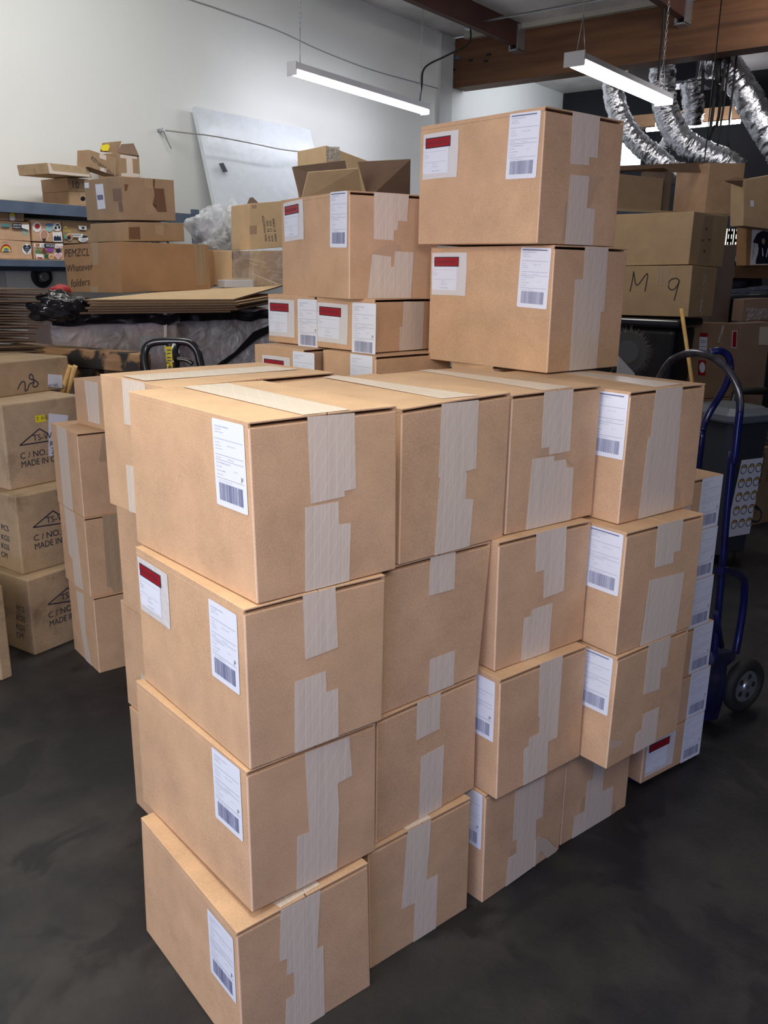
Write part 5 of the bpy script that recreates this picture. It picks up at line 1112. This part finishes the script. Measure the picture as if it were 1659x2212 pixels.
def ring_(bm, cx, cz, rx, rz, w, n=16):
    for k in range(n):
        t0, t1 = 2*math.pi*k/n, 2*math.pi*(k+1)/n
        bm.faces.new([bm.verts.new(fp(cx+(rx+o_)*math.cos(t), cz+(rz+o_)*math.sin(t))-ey*.003) for t, o_ in ((t0,0),(t1,0),(t1,w),(t0,w))])
ps = part(tb, 'paper_sheet', PAPER, lambda bm: bm.faces.new([bm.verts.new(fp(x, z)) for x, z in ((-.085,.16),(.10,.16),(.10,.58),(-.06,.58))]))
OC = plain('ochre_print', (.5,.33,.08), .5)
def blobs(bm, f):
    for r_ in range(5):
        for c_ in range(3): f(bm, -.035+c_*.055, .53-r_*.075)
part(tb, 'printed_outline', INK, lambda bm: blobs(bm, lambda b2, x, z: ring_(b2, x, z, .019, .022, .004))); part(tb, 'printed_shape', OC, lambda bm: blobs(bm, lambda b2, x, z: b2.faces.new([b2.verts.new(fp(x+.019*math.cos(t), z+.006+.014*math.sin(t))-ey*.002) for t in [math.pi*k/8 for k in range(9)]])))
# black cart handle beyond the bin
ch_ = root('cart_handle', at('q', 1345, 670, 5.05), 'black rubber-gripped cart handle sticking out to the right of the blue loop', 'handle')
part(ch_, 'hand_grip', RUB, lambda bm: tube(bm, [at('q', 1200, 690, 5.05), at('q', 1345, 668, 5.05), at('q', 1630, 672, 5.05)], .022, 12, 0, 0))
g0 = at('q', 1205, 690, 5.05); part(ch_, 'post', BLKM, lambda bm: tube(bm, [g0, V((g0.x, g0.y, 0))], .02, 10, 0, 0))
# ------------------------------------------------------------------ blue hand truck
ht = root('hand_truck', atZ('p', 1546, 1500, .0), 'dark blue two-wheeled hand truck with curved tubular loops, loaded with small boxes', 'hand truck')
Q = lambda x, y, d: at('q', x, y, d)
XR = 2.74; vt = V((.959, -.284, 0))
Q = lambda x, y, X=XR: hit(px('q', x, y), V((X, .70, 0)), vt)
kk = lambda x, y, X=XR: hit(px('k', x, y), V((X, .70, 0)), vt)
lo = kk(630, 1330); lo2 = V((lo.x, lo.y, .06))
loopA = [Q(60,760), Q(105,600), Q(180,450), Q(250,330), Q(350,230), Q(500,165), Q(680,143), Q(850,180), Q(1010,285), Q(1140,430), Q(1235,610), Q(1272,800), Q(1268,960), Q(1240,1180), Q(1215,1420), Q(1180,1665), kk(735,200), kk(705,500), kk(672,900), lo, lo2]
part(ht, 'frame_loop', BLUE, lambda bm: tube(bm, loopA[11:], .0118, 14, 0, 4))
part(ht, 'worn_loop_top', plain('worn_dark_chrome', (.07,.07,.09), .2, .6, var=.5, vscale=25), lambda bm: tube(bm, loopA[:13], .0119, 14, 0, 5))
loopB = [Q(860,140), Q(950,112,2.76), Q(1040,130,2.79), Q(1110,195,2.81), Q(1130,300,2.82), Q(1125,420,2.82), Q(1085,560,2.82), Q(1000,720,2.82), Q(900,880,2.82), Q(790,1080,2.80), Q(745,1240,2.78), Q(722,1460,2.77)]
lb = loopB[-1]; part(ht, 'rear_loop', BLUE, lambda bm: tube(bm, loopB+[V((lb.x, lb.y, .5)), V((lb.x, lb.y, .12))], .0118, 14, 0, 5))
la = loopA[0]; part(ht, 'frame_rail', BLUE, lambda bm: tube(bm, [la, V((la.x+.01, la.y, .6)), V((la.x, la.y, .06))], .0118, 12, 0, 3))
ky = lambda x, y: atY('k', x, y, .70)
part(ht, 'axle_brace', BLUE, lambda bm: tube(bm, [ky(660,868), ky(700,868), ky(765,888), ky(798,925), ky(800,990), ky(793,1080), ky(770,1230), ky(750,1330)], .0135, 12))
part(ht, 'cross_bar', BLUE, lambda bm: (tube(bm, [ky(640,1100), ky(672,1290)], .01, 8, 0, 0)))
wc = V((2.96, .653, .1)); ax_ = V((.37, .93, 0)).normalized(); sd_ = V((.93, -.37, 0)).normalized()
g_ = solid([atY('k', x, y, .69) for x, y in ((600,1430),(655,1335),(757,1320),(748,1368),(705,1400),(690,1560),(652,1700),(603,1712))], 'wheel_guard', BLUE, .05, V((0,1,0)), ht)
def wheel(c):
    Zu = V((0,0,1))
    part(ht, 'tyre', RUB, lambda bm: tube(bm, [c+(sd_*math.cos(t)+Zu*math.sin(t))*.077 for t in [2*math.pi*k/32 for k in range(33)]], .022, 10, 0, 0, False))
    part(ht, 'wheel_hub', plain('hub_metal', (.42,.44,.5), .3, .8), lambda bm: (tube(bm, [c-ax_*.012, c+ax_*.012], .058, 24, 0, 0), tube(bm, [c-ax_*.02, c+ax_*.02], .018, 12, 0, 0)))
    for s_ in range(5):
        t = 2*math.pi*s_/5; d_ = sd_*math.cos(t)+Zu*math.sin(t)
        part(ht, 'hub_hole', RUB, lambda bm: tube(bm, [c+d_*.037-ax_*.0135, c+d_*.037+ax_*.0135], .0105, 10, 0, 0))
wheel(wc); wheel(wc+ax_*.38)
part(ht, 'axle', GALV, lambda bm: tube(bm, [wc-ax_*.02, wc+ax_*.40], .009, 8, 0, 0))
s0 = B['S0'].C; dd = (s0['Lb']-s0['Nb']).normalized()
part(ht, 'toe_plate', BLUE, lambda bm: hexa(bm, [V((p.x, p.y, z)) for z in (.004, .011) for p in (s0['Nb']+dd*.03, s0['Rb']+dd*.03, s0['Bb']+dd*.03, s0['Lb']+dd*.03)]))

# ================================================================== CEILING DUCTS
def duct(pts, X, r, label, amp=.14):
    P = [atX('i', x, y, X+(k*.05)) for k, (x, y) in enumerate(pts)]; bm = bmesh.new(); sd = random.random()*50
    def rf(i, k, a):
        return r*(1+amp*.12*(1 if i % 2 else -1)+amp*.8*NZ.noise(V((i*.25+sd, math.cos(a)*1.6, math.sin(a)*1.6)))+amp*.75*NZ.noise(V((i*1.1+sd, math.cos(a)*5, math.sin(a)*5+9))))
    tube(bm, P, r, 32, 0, 22, True, rf); o = tag(fin(bm, 'flexible_duct', FOIL), label, 'air duct', 'silver flexible ducts')
    p = min(P, key=lambda w: -w.z if X > 10 else abs(w.z)); p = P[len(P)//2] if X < 10 or X > 13.7 else P[1]
    bm = bmesh.new(); tube(bm, [p, V((p.x, p.y, 4.6 if X > 11.7 else 4.8))], .006, 6, 0, 0); fin(bm, 'hanging_strap', RUB, o); return o
duct([(505,470),(500,600),(525,800),(600,960),(700,1080),(800,1160),(900,1245),(960,1320)], 12.5, .145, 'leftmost crumpled silver duct, curving down beside the highest carton')
duct([(870,500),(870,680),(895,830),(960,980),(1060,1090),(1200,1160),(1330,1215),(1450,1290)], 12.9, .175, 'thick silver duct sweeping right below the glowing lamp end')
duct([(1075,590),(1090,700),(1100,820),(1085,930)], 13.4, .15, 'short vertical silver duct between the lamp end and the hanging cables')
duct([(1150,470),(1235,470),(1330,490),(1420,590),(1540,790),(1650,980),(1760,1150)], 12.4, .18, 'large smooth silver duct slanting down at far right')
duct([(900,1290),(1010,1300),(1110,1350),(1160,1430),(1160,1520),(1130,1600)], 9.6, .115, 'silver duct end showing between the cartons on the rack')
duct([(960,1010),(900,1090),(830,1190)], 13.8, .11, 'small pale silver duct branch crossing behind the thick one')
for k, (x0, y0, x1, y1, lab) in enumerate(((600,450,800,650,'dull metal duct plenum box left of the hanging cord'), (930,430,1130,620,'dark metal plenum box feeding the middle silver duct'))):
    a, b2 = atX('i', x0, y1, 13.6), atX('i', x1, y0, 13.6); bm = bmesh.new(); box(bm, (13.6, b2.y, a.z), (14.4, a.y, 4.59)); bevel(bm, .01); tag(fin(bm, 'duct_plenum', plain('dull_duct_metal', (.16,.15,.15), .5, .4) if k == 0 else plain('dark_duct_metal', (.04,.042,.06), .5, .4)), lab, 'duct box')
a, b2 = atX('i', 700, 660, 13.3), atX('i', 880, 600, 13.3); bm = bmesh.new(); box(bm, (13.2, b2.y-.3, a.z-.02), (13.6, a.y, b2.z-.05)); tag(fin(bm, 'duct_collar', GALV), 'bright galvanised collar plate above the thick silver duct', 'duct collar')
a, b2 = atX('i', 600, 950, 14.6), atX('i', 600, 850, 14.6); bm = bmesh.new(); box(bm, (14.6, -5, a.z-.02), (14.9, 6.2, b2.z-.04)); struct(fin(bm, 'trim_8', wood_mat('far_beam_wood', (.22,.12,.06), (.34,.2,.1), (1,.4,5))))
a, b2 = atX('i', 750, 972, 14.2), atX('i', 1450, 908, 14.2)
fl = root('strip_light', a, 'distant thin strip light behind the ducts', 'ceiling light'); part(fl, 'light_tube', TUBE, lambda bm: tube(bm, [a, b2], .03, 8, 0, 0))
for e_ in (a+(b2-a)*.1, a+(b2-a)*.9): part(fl, 'hanging_wire', GALV, lambda bm: tube(bm, [e_, V((e_.x, e_.y, 4.59))], .008, 5, 0, 0))
for k, (pts, X, r) in enumerate((([(1272,600),(1250,800),(1215,1050)],12.2,.022), ([(1340,690),(1310,900),(1280,1090)],12.25,.014), ([(1385,760),(1370,900),(1360,1100)],12.3,.012), ([(1285,400),(1290,620)],12.15,.04), ([(1290,870),(1250,950),(1215,1050)],12.35,.02), ([(1180,420),(1165,700)],12.3,.02), ([(1330,560),(1300,700)],12.1,.02))):
    P = [atX('i', x, y, X) for x, y in pts]; bm = bmesh.new(); tube(bm, [V((P[0].x, P[0].y, 4.6))]+P, r, 6, 0, 3); tag(fin(bm, 'hanging_cable', RUB), 'dark cable or strap hanging among the silver ducts', 'cable', 'cables hanging among the ducts')
bm = bmesh.new(); tube(bm, [atX('i', x, y, X) for x, y, X in ((885,10,11.0),(880,80,11.0),(870,250,11.05),(850,450,11.05),(835,600,11.05))], .014, 6); tag(fin(bm, 'electric_cable', RUB), 'black cord dropping from the ceiling to the right end of the bright lamp', 'cable')
